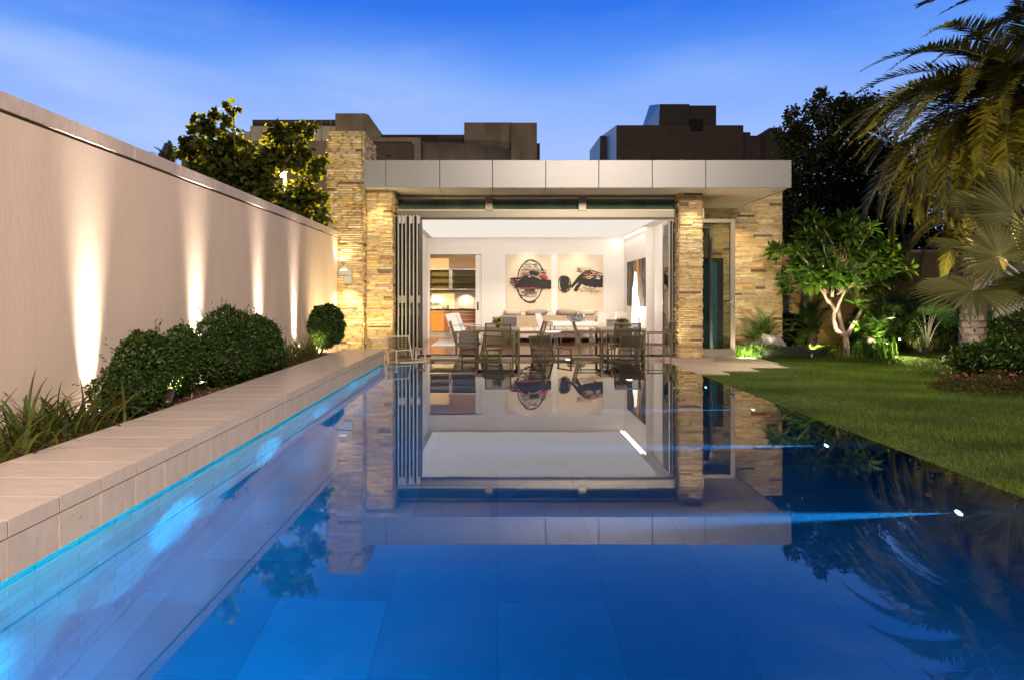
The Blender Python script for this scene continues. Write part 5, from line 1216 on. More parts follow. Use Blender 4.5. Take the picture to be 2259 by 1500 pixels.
# boundary wall and gate at the back of the garden
bw = thing('boundary_wall', 'tall ochre boundary wall behind the garden plants', 'wall', (12, 19.6, ZL))
MB().box(6.0, 12.6, 19.6, 19.8, ZL - .1, 2.35).build('rendered_panel', M['bwall'], bw); MB().box(12.602, 13.6, 19.58, 19.8, ZL - .1, 2.35).build('rendered_panel', M['bwall'], bw)
MB().box(13.602, 22, 18.4, 18.6, ZL - .1, 2.6).build('rendered_panel', M['gate'], bw)
MB().box(5.9, 13.6, 19.55, 19.85, 2.352, 2.42).build('cap', M['trav_cap'], bw)
gt = thing('garden_gate', 'pale panelled garden gate with a black lock plate behind the fan palm', 'gate', (px(2217, 18.3), 18.35, ZL))
MB().box(px(2190, 18.35), px(2217, 18.35) - .01, 18.33, 18.39, ZL, pz(640, 18.35)).build('gate_leaf', M['gate'], gt, bevel=.004)
MB().box(px(2217, 18.35) + .01, px(2262, 18.35), 18.33, 18.39, ZL, pz(640, 18.35)).build('gate_leaf', M['gate'], gt, bevel=.004)
MB().box(px(2219, 18.3), px(2223, 18.3), 18.31, 18.329, pz(699, 18.3), pz(689, 18.3)).build('lock_plate', M['black'], gt)

# frangipani: forked pale trunk, rosettes of broad leaves
YFr = 15.3
fr = thing('frangipani_tree', 'lit frangipani tree with forked pale trunk and rosettes of broad leaves', 'tree', (px(1866, YFr), YFr, ZL))
def fp(x, y, dy=0): return Vector((px(x, YFr + dy), YFr + dy, pz(y, YFr + dy)))
tb = MB(); tips = []
def limb(pts, r): tb.tube(pts, r, 9)
limb([fp(1865, 788), fp(1867, 765), fp(1864, 742)], [.082, .068, .062])
limb([fp(1864, 744), fp(1845, 728), fp(1838, 705, .1), fp(1842, 685, .15), fp(1832, 668, .1)], [.058, .05, .045, .04, .036])
limb([fp(1864, 744), fp(1876, 728), fp(1885, 712, -.1), fp(1908, 672, -.2)], [.065, .05, .04, .03])
limb([fp(1862, 740), fp(1855, 715, .3), fp(1850, 690, .4), fp(1848, 640, .5)], [.06, .05, .045, .03])
A = [(fp(1832, 670, .1), (1818, 640, -.1)), (fp(1834, 672, .1), (1826, 635, .3)), (fp(1828, 668, .1), (1800, 625, .0)), (fp(1848, 640, .5), (1858, 600, .5)), (fp(1848, 642, .5), (1838, 590, .8)),
     (fp(1842, 690, .15), (1866, 640, -.3)), (fp(1826, 650, .2), (1800, 570, .3)), (fp(1850, 645, .5), (1890, 600, .3)), (fp(1836, 655, .1), (1842, 560, -.2)), (fp(1846, 650, .3), (1915, 620, -.1)), (fp(1850, 640, .4), (1930, 590, .5))]
def grow(p, q, r, depth):
    mid = p.lerp(q, .5) + Vector((U(-.05, .05), U(-.05, .05), U(-.02, .06))); tb.tube([p, mid, q], [r, r * .85, r * .7], 6)
    if depth == 0: tips.append((q, (q - mid).normalized())); return
    d = (q - p).normalized()
    for k in range(random.choice([2, 2, 3])):
        dd = (d + Vector((U(-.9, .9), U(-.8, .8), U(-.15, .75)))).normalized(); grow(q, q + dd * U(.20, .36) * (1.15 if depth > 1 else .9), r * .72, depth - 1)
for p, (x, y, dy) in A: grow(p, fp(x, y, dy), .032, 2)
for (x, y, dy) in ((1890, 668, -.3), (1908, 672, -.2), (1935, 705, -.1), (1900, 720, -.3), (1915, 735, -.25), (1950, 690, .1)): tips.append((fp(x, y, dy), Vector((.3, -.3, .8)).normalized()))
# keep the crown inside the outline it has in the photograph's view of it: a broad dome
tips = [(p, d) for p, d in tips if p.z < 3.05]
nfill = 105
for k in range(nfill):
    a_ = U(0, 2 * math.pi); e_ = U(-.15, 1.35); rr = U(.45, 1.10); p = Vector((px(1845, YFr) + 1.48 * rr * math.cos(a_) * math.cos(e_), YFr + .15 + 1.0 * rr * math.sin(a_) * math.cos(e_), 1.45 + 1.42 * rr * math.sin(max(e_, -.1)))); tips.append((p, (p - Vector((px(1845, YFr), YFr, 1.1))).normalized()))
    tb.tube([p - (p - Vector((px(1845, YFr), YFr, 1.2))) * .35, p], [.02, .014], 5)
tb.build('trunk', M['bark'], fr, smooth=True)
PP, DD, NN, LL, WW = [], [], [], [], []
for p, d in tips:
    d = np.array(d); a = unit(np.cross(d, np.array([.3, .5, .2]))); b = np.cross(d, a); m = random.randint(10, 15); ph0 = U(0, 6)
    for i in range(m):
        t_ = ph0 + i * 2.4; o_ = a * math.cos(t_) + b * math.sin(t_); tilt = .25 + 1.15 * (1 - i / m) + U(-.2, .2); D_ = unit(d * math.cos(tilt) + o_ * math.sin(tilt) + np.array([0, 0, -.18])); PP.append(np.array(p) + o_ * .015 - d * .06 * (1 - i / m)); DD.append(D_); NN.append(unit(d * math.sin(tilt) - o_ * math.cos(tilt) + np.array([0, 0, .2]))); LL.append(U(.22, .35)); WW.append(U(.08, .115))
V, Fc = leaves(np.array(PP), np.array(DD), np.array(NN), np.array(LL), np.array(WW), (.55, 1.05), .14, .22)
mesh_np('crown', V, Fc, M['leaf_gloss'], fr, cols(len(PP), G_FRAN, .3))

# boulder, hedge, cycads, grasses
rk = MB(); nu, nv = 22, 12; vs = []; fs = []; c = Vector((px(1702, 15.1), 15.15, ZL))
for j in range(nv + 1):
    for i in range(nu):
        a, e = 2 * math.pi * i / nu, math.pi * .5 * (j / nv); q = Vector((math.cos(a) * math.cos(e), math.sin(a) * math.cos(e), math.sin(e))); k = 1 + noise.noise(q * 1.7 + Vector((3, 1, 0))) * .38 + noise.noise(q * 5) * .10
        p = Vector((q.x * .42 + .16 * (q.z - .4) * -1, q.y * .3, q.z * .46)) * k; vs.append(tuple(c + p))
for j in range(nv):
    for i in range(nu): fs.append((j * nu + i, j * nu + (i + 1) % nu, (j + 1) * nu + (i + 1) % nu, (j + 1) * nu + i))
o = mesh_np('boulder', np.array(vs), np.array(fs), M['rock']); tag(o, 'pale grey angular boulder behind the low clipped hedge', 'rock')
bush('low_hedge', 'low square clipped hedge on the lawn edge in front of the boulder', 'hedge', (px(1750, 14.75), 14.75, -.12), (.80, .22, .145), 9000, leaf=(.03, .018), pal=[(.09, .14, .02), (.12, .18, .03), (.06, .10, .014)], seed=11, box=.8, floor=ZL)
def cycad(lab, c, n, ln, protos, el=(-8, 78), group='cycads under the frangipani', cat='cycad', name='cycad', trunk=.12):
    t = thing(name, lab, cat, (c[0], c[1], ZL), group)
    MB().lathe((c[0], c[1], ZL), [(.001, -.05), (trunk, -.05), (trunk * 1.1, .1), (trunk * .8, c[2] - ZL), (.001, c[2] - ZL + .03)], 12).build('trunk', M['bark_dark'], t)
    place_fronds(t, protos, c, n, el=el, scale=(ln * .85, ln * 1.1), roll=10)
G_CYC = [(.06, .15, .016), (.08, .19, .022), (.045, .12, .013)]
cyp = [frond_mesh('cycad_frond', 1.0, .35, 1.35 + .2 * i, 46, .17, .011, .28, .12, G_CYC, .55, .10, mat='palm', rw=.009) for i in range(3)]
cycad('green cycad with arching fronds against the foot of the stone wall', (px(1683, 15.6), 15.6, -.02), 40, 1.08, cyp)
cycad('large dark cycad left of the forked trunk', (px(1795, 16.4), 16.5, .25), 36, 1.22, cyp)
cycad('cycad fronds right of the forked trunk under the frangipani', (px(1925, 16.6), 16.7, .05), 26, .9, cyp)
cycad('small dark cycad beside the scaly palm trunk', (px(2190, 16.4), 16.6, .15), 20, 1.0, cyp)
clump('lily_grass', 'bright lime green strap grass between the glass door and the boulder', 'ornamental grass', [(px(1645, 14.9), 14.9, ZL), (px(1660, 14.8), 14.8, ZL), (px(1632, 15.0), 15.05, ZL)], 80, (.09, .07), (.22, .42), .014, lean=(.1, .75), bend=1.5, pal=[(.10, .20, .025), (.14, .24, .03), (.08, .16, .02)])
clump('variegated_lily', 'yellow green arching strap leaves between the low hedge and the trunk', 'ornamental grass', [(px(1838, 15), 14.95, ZL), (px(1850, 15), 15.05, ZL)], 40, (.06, .06), (.26, .46), .018, lean=(.2, .9), bend=1.6, pal=[(.14, .16, .04), (.09, .12, .03), (.2, .2, .07)])
clump('iris', 'upright green iris blades right of the forked trunk', 'iris', [(px(x, 14.9), 14.9 + U(-.15, .2), ZL) for x in (1893, 1908, 1922, 1938, 1950, 1966)], 26, (.05, .06), (.30, .52), .022, lean=(.02, .28), bend=.5, pal=[(.05, .10, .025), (.065, .12, .03), (.04, .08, .02)])
clump('dark_grass', 'dark arching grasses along the far edge of the lawn', 'ornamental grass', [(px(x, 16.6), 16.6 + U(-.2, .4), ZL) for x in (1985, 2008, 2032, 2055, 2080, 2102)], 60, (.14, .12), (.35, .75), .014, lean=(.1, .8), bend=1.5, pal=[(.05, .055, .015), (.07, .065, .02)])
bush('far_shrub', 'glossy shrub sparkling with light just left of the scaly palm trunk', 'shrub', (px(2108, 17.2), 17.2, .22), (.42, .4, .48), 2400, leaf=(.08, .035), pal=G_BOX, seed=21, mat='leaf_gloss', floor=ZL)
bush('far_shrub', 'bright lime shrub behind the star shaped garden light', 'shrub', (px(1930, 17.5), 17.5, .25), (.7, .4, .5), 3000, leaf=(.10, .045), pal=[(.08, .15, .02), (.11, .19, .03)], seed=22, mat='leaf_gloss', floor=ZL)
bush('far_shrub', 'tall dark shrub screening the boundary wall behind the small fan palms', 'shrub', (px(2025, 18.7), 18.7, .35), (1.0, .4, .65), 3200, leaf=(.10, .05), pal=G_DARK, seed=24, floor=ZL, stray=.2)
bush('far_shrub', 'dark leafy shrub left of the large dark cycad, below the stone wall', 'shrub', (px(1745, 17.6), 17.6, .15), (.6, .4, .45), 2400, leaf=(.09, .04), pal=G_DARK, seed=23, floor=ZL)
bush('far_shrub', 'mid green shrub between the lime shrub and the dark border grasses', 'shrub', (px(1992, 17.3), 17.3, .18), (.55, .4, .50), 2600, leaf=(.10, .05), pal=[(.05, .10, .015), (.07, .13, .02)], seed=25, mat='leaf_gloss', floor=ZL, stray=.25)
bush('far_shrub', 'mid green shrub right of the scaly trunk, in front of the pale gate', 'shrub', (px(2215, 16.8), 16.8, .10), (.55, .4, .42), 2200, leaf=(.09, .045), pal=[(.05, .10, .015), (.07, .13, .02)], seed=26, mat='leaf_gloss', floor=ZL, stray=.25)
# flower bed in front at the right
bush('flowering_shrub', 'dark leafy shrub with a few orange flowers behind the ground cover', 'shrub', (px(2235, 10.4) + .35, 10.5, .07), (1.15, .55, .36), 5200, leaf=(.085, .038), pal=G_BOX, seed=31, mat='leaf_gloss', floor=ZL, stray=.25)
bush('flowering_shrub', 'tall loose leafed shrub at the right edge of the picture', 'shrub', (px(2262, 11.2) + .25, 11.3, .28), (.65, .5, .55), 3400, leaf=(.085, .04), pal=G_BOX, seed=32, mat='leaf_gloss', floor=ZL, stray=.25)
n = 15000; a_ = rng.uniform(0, 2 * np.pi, n); rr = np.sqrt(rng.random(n)); P = np.stack([7.75 + 1.55 * rr * np.cos(a_), 9.75 + .62 * rr * np.sin(a_), np.zeros(n)], 1)
hh = .20 * np.sqrt(np.maximum(1 - rr ** 3, 0.02)) * (1 + .5 * np.sin(P[:, 0] * 9) * np.sin(P[:, 1] * 11)); P[:, 2] = ZL + hh * rng.random(n) ** .45
V, Fc = leaves(P, unit(rdir(n) + np.array([0, 0, .4])), unit(rdir(n) + np.array([0, -.2, .8])), rng.uniform(.02, .04, n), rng.uniform(.010, .02, n))
o = mesh_np('ground_cover', V, Fc, M['leaf'], None, cols(n, G_RUST, .35)); tag(o, kind='stuff')
n = 70; a_ = rng.uniform(0, 2 * np.pi, n); rr = np.sqrt(rng.random(n)); P = np.stack([7.75 + 1.5 * rr * np.cos(a_), 9.8 + .58 * rr * np.sin(a_), ZL + .14 + .12 * rng.random(n)], 1); P = np.repeat(P, 5, 0) + rng.normal(0, .006, (n * 5, 3))
V, Fc = leaves(P, unit(rdir(len(P)) + np.array([0, -.3, .5])), rdir(len(P)), np.full(len(P), .022), np.full(len(P), .018)); o = mesh_np('pink_flowers', V, Fc, M['flower'], None, cols(len(P), [(.55, .10, .16), (.6, .16, .2), (.45, .05, .08)], .2)); tag(o, kind='stuff')

# small palms far behind the frangipani
pyg = [frond_mesh('frond', 1.0, .5, 1.7 + .3 * i, 30, .22, .012, .3, .3, [(.16, .17, .05), (.2, .19, .06)], .7, .12, rw=.01) for i in range(2)]
t = thing('small_palm', 'small feathery palm with pale lit fronds at the corner of the stone wall', 'palm', (px(1738, 18), 18, ZL), 'palms behind the frangipani')
scaly_trunk(t, (px(1738, 18), 18, ZL), (px(1736, 18), 18, pz(655, 18)), .11, .09, 14, 7); place_fronds(t, pyg, (px(1736, 18), 18, pz(652, 18)), 16, el=(-25, 75), scale=(.75, .95))
t = thing('leaning_trunk', 'leaning brown tree trunk rising behind the frangipani', 'tree', (px(1776, 17.8), 17.8, ZL), None)
MB().tube([(px(1772, 17.8), 17.8, ZL), (px(1778, 17.8), 17.8, pz(660, 17.8)), (px(1792, 17.8), 17.8, pz(600, 17.8)), (px(1806, 17.8), 17.8, pz(540, 17.8))], [.16, .14, .14, .12], 10).build('trunk', M['bark'], t, smooth=True)
sfan = fan_mesh('fan_leaf', 1.0, 26, 250, .42, [(.06, .12, .03), (.08, .15, .04)], .15, 'palm', .18)
def fanpalm(lab, c, n, rad, group):
    t = thing('fan_palm', lab, 'palm', (c[0], c[1], ZL), group)
    for i in range(n):
        a = 2 * math.pi * i * .618 + U(-.3, .3); e = .25 + 1.1 * (1 - i / n); d = Vector((math.cos(a) * math.cos(e), math.sin(a) * math.cos(e), math.sin(e))); hub = Vector((c[0], c[1], c[2])) + d * U(.35, .6)
        fan_leaf(t, sfan, hub, d + Vector((0, 0, -.15)), Vector((-d.x * .5, -d.y * .5 - .5, 1)), (c[0], c[1], ZL + .1), rad * U(.8, 1.1), .012)
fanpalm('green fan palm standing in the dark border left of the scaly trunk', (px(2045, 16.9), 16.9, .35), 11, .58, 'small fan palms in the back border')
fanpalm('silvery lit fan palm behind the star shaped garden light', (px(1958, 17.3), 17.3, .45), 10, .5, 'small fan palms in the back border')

# big date palm whose crown leans in from beyond the right edge
GP = [(.105, .11, .020), (.085, .095, .018), (.125, .115, .022), (.07, .08, .016)]
dpp = [frond_mesh('frond', 4.0, .34, 1.25, 96, .60, .040, .45, .10, GP, .75, .12, rw=.035), frond_mesh('frond', 4.1, .20, 1.55, 96, .62, .040, .35, .18, GP, .7, .12, rw=.035),
       frond_mesh('frond', 3.9, .05, 1.9, 92, .60, .040, .25, .28, [(.12, .105, .022), (.14, .105, .026), (.10, .095, .02)], .65, .12, rw=.035)]
xd, yd = px(2335, 14.6), 14.6; zd = pz(215, 14.6); xc = px(2292, 14.4)
dp = thing('date_palm', 'big date palm with long golden fronds arching in from the right edge', 'palm', (xd, yd, ZL), None)
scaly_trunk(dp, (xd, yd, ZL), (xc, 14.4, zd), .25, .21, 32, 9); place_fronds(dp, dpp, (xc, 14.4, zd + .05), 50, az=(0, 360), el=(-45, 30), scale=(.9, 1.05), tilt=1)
place_fronds(dp, dpp, (xc, 14.4, zd), 50, az=(112, 290), el=(-55, 14), scale=(.88, 1.08), tilt=1)
place_fronds(dp, dpp, (xc - .1, 14.3, zd), 26, az=(150, 225), el=(-48, 6), scale=(.95, 1.15), tilt=1)
# stout palm with the lit scaly trunk
xs_, ys_ = px(2146, 15.6), 15.6; zs_ = pz(470, 15.6)
spp = [frond_mesh('frond', 2.3, .25, 1.5, 64, .46, .034, .35, .2, GP, .7, .12, rw=.03)]
sp_ = thing('stout_palm', 'stout palm with a pale scaly trunk lit from the ground behind the fan palm', 'palm', (xs_, ys_, ZL), None)
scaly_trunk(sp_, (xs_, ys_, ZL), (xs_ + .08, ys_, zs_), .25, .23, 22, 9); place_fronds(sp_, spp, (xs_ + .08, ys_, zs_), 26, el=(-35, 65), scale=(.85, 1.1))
# nearer palm whose fronds hang into the top right corner
np_ = thing('corner_palm', 'dark palm fronds reaching in from the top right corner against the sky', 'palm', (8.9, 9.0, ZL), None)
dk = [frond_mesh('frond', 2.9, .12, .75, 90, .50, .036, .2, .12, G_DARK, .8, .1, rw=.03)]
MB().tube([(8.9, 9.0, ZL), (8.8, 9.0, 5.1)], [.2, .18], 12).build('trunk', M['bark_dark'], np_)
for az_, el_ in ((176, 6), (196, -14), (160, -4), (214, 12), (140, 22), (230, 30), (100, 20), (60, 10), (20, 15), (-20, 10), (-60, 20)):
    o = dk[0].copy(); o.name = 'frond'; COL.objects.link(o); o.parent = np_; o.rotation_euler = (Matrix.Rotation(R(az_), 4, 'Z') @ Matrix.Rotation(R(-el_), 4, 'Y')).to_euler(); o.location = Vector((8.8, 9.0, 5.15)) - origin(np_)
# silver fan palm at the right edge
bfan = fan_mesh('fan_leaf', 1.0, 40, 300, .55)
sx_, sy_ = px(2345, 11.2), 11.2
bp = thing('silver_fan_palm', 'large silvery green fan palm spreading from the right edge of the garden', 'palm', (sx_, sy_, ZL), None)
MB().lathe((sx_, sy_, ZL), [(.001, 0), (.2, 0), (.17, .8), (.14, 1.0), (.001, 1.02)], 14).build('trunk', M['bark_dark'], bp)
ro = (sx_, sy_, .55)
def hp(x, y, Y): return (px(x, Y), Y, pz(y, Y))
for x_, y_, Y_, td, nn, sc_f in ((2146, 640, 10.7, (-.88, -.30, -.22), (-.10, -.42, .9), .98), (2203, 568, 11.0, (-.45, .1, .55), (-.1, -1, .22), .80), (2236, 470, 11.5, (-.30, .2, .9), (-.5, -.9, .15), .92),
                                (2275, 628, 10.4, (-.95, -.1, .12), (.05, .45, .88), .88), (2300, 540, 11.3, (.3, .1, .8), (.1, -1, .25), .85), (2400, 560, 11.4, (.8, .2, .4), (-.3, -.6, .8), .9),
                                (2165, 470, 12.0, (-.55, .3, .7), (.55, -.9, .3), .72), (2120, 545, 12.2, (-.9, .2, .25), (.25, -.5, .85), .62), (2250, 420, 12.2, (-.2, .3, .9), (.35, -.9, .1), .80)):
    fan_leaf(bp, bfan, hp(x_, y_, Y_), td, nn, ro, sc_f * .9)
for o_ in cyp + pyg + dpp + spp + dk + [sfan, bfan]: hide_proto(o_)

# big dark tree behind the roof, and its darker neighbour
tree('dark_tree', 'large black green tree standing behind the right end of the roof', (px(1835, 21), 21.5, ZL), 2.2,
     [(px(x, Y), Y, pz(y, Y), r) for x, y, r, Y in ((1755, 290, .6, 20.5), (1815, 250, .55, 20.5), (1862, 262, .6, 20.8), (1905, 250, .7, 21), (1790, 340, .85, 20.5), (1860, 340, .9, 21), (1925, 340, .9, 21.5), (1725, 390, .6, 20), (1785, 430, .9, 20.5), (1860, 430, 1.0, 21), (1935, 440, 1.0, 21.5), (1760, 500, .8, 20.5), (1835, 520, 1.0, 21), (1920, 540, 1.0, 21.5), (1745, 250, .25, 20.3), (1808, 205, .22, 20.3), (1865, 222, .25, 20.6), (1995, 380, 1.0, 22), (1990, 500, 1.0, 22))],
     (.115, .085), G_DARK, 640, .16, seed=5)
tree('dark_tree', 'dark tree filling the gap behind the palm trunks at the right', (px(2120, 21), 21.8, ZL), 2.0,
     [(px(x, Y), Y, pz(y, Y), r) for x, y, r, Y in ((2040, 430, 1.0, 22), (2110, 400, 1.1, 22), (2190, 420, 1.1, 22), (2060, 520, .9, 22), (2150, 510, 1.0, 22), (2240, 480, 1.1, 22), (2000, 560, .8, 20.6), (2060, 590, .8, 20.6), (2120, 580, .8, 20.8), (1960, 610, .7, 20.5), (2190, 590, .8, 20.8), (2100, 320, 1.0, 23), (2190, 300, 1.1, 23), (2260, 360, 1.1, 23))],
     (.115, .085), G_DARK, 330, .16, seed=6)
# leafy tree beyond the garden wall, lit from behind by a street lamp
Yt = 11.6; G_LT = [(.07, .085, .012), (.055, .075, .01), (.09, .095, .014), (.045, .06, .01)]; M['leaf_thin'] = leafmat('thin_leaves', .5, .55, .3, (1.2, 1.1, .4))
tree('leafy_tree', 'round leaved tree beyond the garden wall with yellow lit leaves', (-4.4, 11.7, -.3), 2.0,
     [(px(x, Y), Y, pz(y, Y), r) for x, y, r, Y in ((455, 275, .20, 11.3), (490, 262, .16, 11.3), (515, 240, .12, 11.3), (445, 310, .24, 11.3), (500, 320, .30, 11.5), (405, 305, .10, 11.2), (420, 335, .20, 11.2), (470, 365, .36, 11.4), (530, 350, .34, 11.6), (450, 400, .34, 11.2), (530, 420, .42, 11.5), (600, 360, .34, 11.8), (640, 300, .22, 11.8), (675, 285, .20, 11.9), (610, 300, .22, 11.8), (655, 345, .26, 11.9), (585, 440, .40, 11.8), (660, 430, .32, 12), (690, 375, .20, 12), (712, 350, .14, 12), (690, 470, .28, 12.3), (640, 480, .36, 12.2), (560, 400, .36, 12.0), (705, 430, .14, 12.2))],
     (.105, .092), G_LT, 760, .07, sh=(1.0, .95), seed=8, hole=(622, 385, 15), mat='leaf_thin')
sl = thing('street_lamp', 'glowing sodium street lamp seen through the leafy tree', 'street lamp', (px(622, 14.5), 14.5, -1.0))
zl_ = pz(385, 14.5)
MB().tube([(px(622, 14.5), 14.7, -1.0), (px(622, 14.5), 14.7, zl_ + .1), (px(622, 14.5), 14.5, zl_ + .1)], .03, 8).build('post', M['black'], sl)
MB().lathe((px(622, 14.5), 14.5, zl_), [(.001, .085), (.10, .06), (.11, .05), (.001, .055)], 14).build('shade', M['black'], sl)
MB().lathe((px(622, 14.5), 14.48, zl_ - .03), [(.001, .055), (.022, .035), (.030, 0), (.02, -.035), (.001, -.045)], 12).build('bulb', M['e_street'], sl, smooth=True)
light('POINT', 'bulb_light', (px(622, 14.5), 14.4, zl_ - .12), 3600, (1.0, .72, .28), sl, radius=.05)
pd_ = [frond_mesh('frond', 1.0, .9, 1.2, 24, .30, .03, .3, .1, G_DARK, .9, .1, rw=.02)]
t = thing('far_palm', 'small dark palm tops showing above the wall cap at the left', 'palm', (px(380, 26), 26, -1), None)
MB().tube([(px(372, 26), 26, -1), (px(372, 26), 26, pz(372, 26))], .14, 8).build('trunk', M['bark_dark'], t)
place_fronds(t, pd_, (px(372, 26), 26, pz(372, 26)), 20, el=(20, 85), scale=(.75, 1.15)); hide_proto(pd_[0])
bush('far_bush', 'golden lit shrub in the corner between the garden wall and the stone pillar', 'shrub', (-3.75, 13.3, 2.2), (.34, .5, .55), 1800, leaf=(.06, .03), pal=G_OLIVE, seed=41, stray=.3)

# ---- garden lamps
def glow(lab, loc, target, power, color, angle, visible=True, **kw):
    spotlight(lab, loc, target, power, color, angle, .6, mat='lampgrey', group='spotlights in the garden border', **kw)
glow('small white spotlight shining at the foot of the forked trunk', (px(1855, 15.1), 14.9, ZL + .14), (px(1862, 15.3), 15.35, 1.9), 150, (1, .86, .62), 95, r=.035, ln=.07)
glow('added spotlight by the low hedge, lighting the frangipani crown from the front', (px(1800, 14.2), 14.4, ZL), (px(1840, 15.3), 15.2, 2.0), 260, (1, .86, .48), 80, r=.02, ln=.05)  # extra lamp added to fill the front of the crown
glow('added spotlight in the border lighting the middle of the lawn', (px(1990, 15.5), 15.6, ZL + .3), (6.4, 10.6, ZL), 300, (1, .84, .45), 110, r=.02, ln=.05)  # extra lamp added to brighten the grass
glow('spotlight hidden behind the frangipani, washing the ochre wall', (px(1990, 18.8), 18.9, ZL), (px(1985, 19.6), 19.6, 1.4), 85, WARM2, 130)
glow('spotlight hidden in the dark border grasses', (px(2030, 15.9), 15.9, ZL), (px(2035, 17), 17.0, .7), 70, (1, .90, .62), 110)
glow('star bright spotlight facing the lawn below the silvery fan palm', (px(1951, 16.2), 16.2, ZL + .20), (px(1935, 16), 17.6, .9), 130, (1, .96, .85), 110, r=.035, ln=.07)
glow('spotlight hidden in the border below the scaly palm trunk', (px(2118, 14.2), 14.2, ZL), (px(2146, 15.6), 15.6, 1.1), 75, (1, .80, .62), 75)
glow('spotlight hidden behind the green cycad, washing the stone wall', (px(1705, 15.3), 15.25, ZL), (px(1640, 16.2), 16.25, 1.5), 100, WARM2, 120)
glow('spotlight hidden behind the large dark cycad, washing the boundary wall', (px(1760, 18.4), 18.5, ZL), (px(1780, 19.6), 19.6, 1.2), 60, YEL, 130)
glow('spotlight hidden behind the small fan palms, washing the boundary wall', (px(2090, 18), 18.3, ZL), (px(2120, 19.6), 19.6, 1.3), 75, WARM2, 130)
glow('spotlight hidden under the silver fan palm', (px(2215, 10.6), 10.4, ZL), (px(2215, 11), 11.1, 1.9), 60, (1, .88, .58), 100)
glow('spotlight hidden in the shrubs right of the scaly trunk, lighting the palm crown', (px(2080, 13.2), 13.2, ZL), (px(2200, 14.0), 13.9, 4.2), 2600, (1, .74, .40), 85)
glow('spotlight in front of the pale garden gate', (px(2210, 17.2), 17.2, ZL), (px(2225, 18.4), 18.4, 1.0), 30, (1, .92, .78), 120)
glow('spotlight lighting the lime strap grass beside the glass door', (px(1640, 14.4), 14.35, ZL), (px(1672, 15.3), 15.4, .25), 130, (1, .95, .7), 120, r=.02, ln=.05)
glow('spotlight at the back corner by the small feathery palm', (px(1745, 17.4), 17.3, ZL), (px(1738, 18), 18, 1.3), 40, (1, .85, .6), 90)
# ================================================================= neighbouring buildings against the dusk sky
YA = 46.0
def bx(mb, x0, x1, yt, yb, Y, d, col=None): mb.box(px(x0, Y), px(x1, Y), Y, Y + d, pz(yb, Y), pz(yt, Y), col)
nb = thing('concrete_building', 'weathered concrete neighbour with a stair tower and curved wall above the roof', 'building', (px(850, YA), YA, -1.7))
bx(m := MB(), 400, 936, 312, 760, YA, 12); m.build('lower_wall', M['conc'], nb)
bx(m := MB(), 505, 552, 296, 311.7, YA + .2, 6); m.build('parapet', M['conc'], nb)
bx(m := MB(), 552, 742, 279, 311.5, YA + .1, 8); m.build('parapet', M['conc_pale'], nb)
bx(m := MB(), 539, 551.5, 291, 311, YA - .1, .5); m.build('parapet_post', M['conc_pale'], nb)
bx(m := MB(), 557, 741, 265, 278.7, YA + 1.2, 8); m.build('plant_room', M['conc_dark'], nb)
for x in (708, 729): 
    bx(m := MB(), x, x + 1.6, 266, 311, YA - .05, .05); m.build('downpipe', M['lampgrey'], nb)
MB().prism([(px(742, YA), pz(311.8, YA)), (px(742, YA), pz(253.5, YA)), (px(808, YA), pz(253.5, YA)), (px(809, YA), pz(255.5, YA)), (px(814, YA), pz(255.5, YA)), (px(842, YA), pz(298.5, YA)), (px(842, YA), pz(311.8, YA))], 'y', YA - .3, YA + 7).build('stair_tower', M['conc'], nb)
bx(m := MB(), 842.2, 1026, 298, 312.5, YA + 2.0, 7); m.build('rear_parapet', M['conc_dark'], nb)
bx(m := MB(), 842.2, 1026, 312.7, 420, YA + 2.1, 7); m.build('rear_wall', M['conc'], nb)
# the recessed balcony with a chamfered frame
m = MB(); fr_ = [(800, 304), (928, 304), (930, 420), (914, 420), (914, 322), (906, 313), (810, 313), (806, 330), (800, 330)]
m.prism([(px(u, YA - .6), pz(v, YA - .6)) for u, v in fr_], 'y', YA - .6, YA - .05); m.build('balcony_frame', M['conc'], nb)
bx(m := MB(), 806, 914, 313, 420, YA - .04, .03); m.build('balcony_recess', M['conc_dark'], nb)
bx(m := MB(), 851, 862, 342, 347, YA - .06, .02); m.build('vent', M['black'], nb)
bx(m := MB(), 1024, 1130, 271, 420, YA + .5, 8); m.build('roof_block', M['conc'], nb)
bx(m := MB(), 1128, 1184.5, 271.5, 420, YA - .8, 9); m.build('corner_block', M['conc'], nb)
bx(m := MB(), 1184.6, 1191, 317, 420, YA + 1, 5); m.build('corner_return', M['conc_dark'], nb)
vs, fs = [], []; n = 16
for i in range(n + 1):
    t_ = i / n; x = 930 + (1129 - 930) * t_; Y = YA - .2 - 1.6 * math.sin(math.pi * t_ * .9); yt = 316 + 3 * t_ + 16 * max(0, t_ - .35) ** 1.6 * 1.7
    vs += [(px(x, Y), Y, pz(420, Y)), (px(x, Y), Y, pz(yt, Y)), (px(x, Y), Y + .4, pz(yt, Y))]
for i in range(n): fs += [(3 * i, 3 * i + 3, 3 * i + 4, 3 * i + 1), (3 * i + 1, 3 * i + 4, 3 * i + 5, 3 * i + 2)]
mesh_np('curved_wall', np.array(vs), np.array(fs), M['conc'], nb)

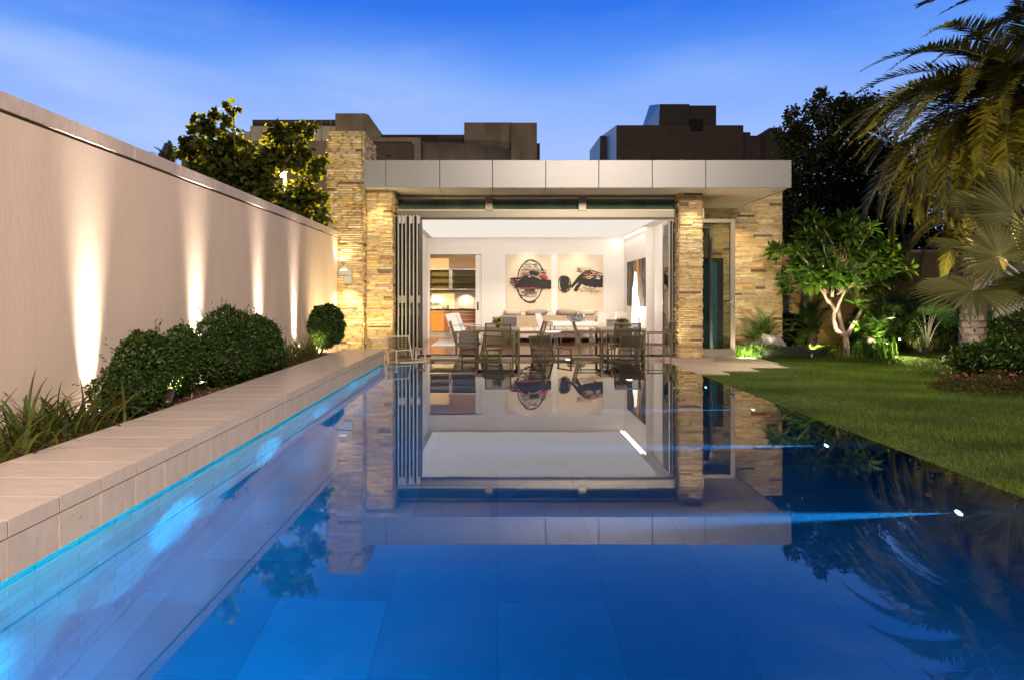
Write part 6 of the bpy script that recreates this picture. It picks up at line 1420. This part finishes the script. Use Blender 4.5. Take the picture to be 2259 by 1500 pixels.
YBb = 50.0
db = thing('dark_building', 'dark stepped building with a square tower behind the middle of the roof', 'building', (px(1500, YBb), YBb, -1.7))
m = MB(); bx(m, 1360, 1640, 277, 760, YBb, 8); m.build('main_block', M['conc_dark'], db)
MB().add([(px(1343, YBb), YBb + 3.2, -1.7), (px(1359.8, YBb), YBb, -1.7), (px(1359.8, YBb), YBb, pz(277, YBb)), (px(1343, YBb), YBb + 3.2, pz(277, YBb))], [(0, 1, 2, 3)]).build('lit_side_face', M['wall_lit'], db)
m = MB(); bx(m, 1324.5, 1343.2, 300.5, 760, YBb + 2.5, 4); m.build('side_wing', M['conc_dark'], db)
MB().add([(px(1319, YBb), YBb + 4.5, -1.7), (px(1324.3, YBb), YBb + 2.5, -1.7), (px(1324.3, YBb + 2.5), YBb + 2.5, pz(300.5, YBb + 2.5)), (px(1319, YBb), YBb + 4.5, pz(304, YBb))], [(0, 1, 2, 3)]).build('lit_side_face', M['wall_lit'], db)
m = MB(); bx(m, 1456, 1521, 230.5, 276.8, YBb + .3, 5); bx(m, 1521.1, 1580, 233.5, 276.8, YBb + .35, 5); m.build('tower', M['tower_wall'] if 'tower_wall' in M else M.setdefault('tower_wall', surf('tower_wall', (.085, .08, .075), .85, var=.2, vscale=.8)), db)
MB().add([(px(1433, YBb), YBb + 4, pz(279, YBb)), (px(1455.8, YBb), YBb + .3, pz(279, YBb)), (px(1455.8, YBb + .3), YBb + .3, pz(230.5, YBb + .3)), (px(1433, YBb + 4), YBb + 4, pz(233, YBb + 4))], [(0, 1, 2, 3)]).build('lit_tower_face', M['wall_lit'], db)
m = MB(); bx(m, 1522.5, 1551, 264, 290.5, YBb - .03, .38); m.build('window', M['black'], db)
m = MB(); bx(m, 1640.2, 1655.5, 292.5, 760, YBb + .5, 6); bx(m, 1655.6, 1676, 300, 760, YBb + .6, 6); m.build('low_wing', M['conc_dark'], db)
rb = thing('gabled_building', 'dark gabled roofline half hidden behind the black green tree', 'building', (px(1710, 52), 52, -1.7))
MB().prism([(px(1676, 52), -1.7), (px(1676, 52), pz(302, 52)), (px(1692, 52), pz(292, 52)), (px(1697, 52), pz(292, 52)), (px(1697, 52), pz(283, 52)), (px(1725, 52), pz(281, 52)), (px(1727, 52), pz(300, 52)), (px(1760, 52), pz(300, 52)), (px(1760, 52), -1.7)], 'y', 52, 58).build('wall', M['conc_dark'], rb)

# potted plants on the terrace tables
for x, lab, pal in ((1098, 'small potted plant with lime green flowers on the left terrace table', [(.22, .28, .03), (.30, .34, .04), (.05, .10, .02)]), (1371, 'small leafy potted plant on the right terrace table', [(.05, .09, .02), (.10, .14, .03), (.17, .20, .05)])):
    Y = 13.3; X0 = px(x, Y); t = thing('potted_plant', lab, 'plant', (X0, Y, zt1), 'potted plants on the terrace tables')
    MB().lathe((X0, Y, zt1), [(.001, .001), (.036, .001), (.046, .085), (.04, .085), (.001, .075)], 14).build('pot', M['pot'], t, smooth=False)
    n = 150; d = rdir(n); d[:, 2] = np.abs(d[:, 2]) * .8; P = np.array([X0, Y, zt1 + .10]) + d * rng.uniform(.01, .085, (n, 1)); V, Fc = leaves(P, unit(d + rdir(n) * .5), unit(rdir(n) + np.array([0, -.3, .8])), rng.uniform(.035, .06, n), rng.uniform(.02, .035, n)); mesh_np('foliage', V, Fc, M['leaf'], t, cols(n, pal))
    if x < 1200:
        for k in range(9):
            q = Vector((X0 + U(-.08, .08), Y + U(-.07, .05), zt1 + .13 + U(0, .06))); V = [];
            dd = rdir(26); V, Fc = leaves(np.array(q) + dd * .018, dd, rdir(26), np.full(26, .02), np.full(26, .018)); mesh_np('flower', V, Fc, M['leaf'], t, cols(26, [(.42, .46, .05), (.34, .40, .04)]))
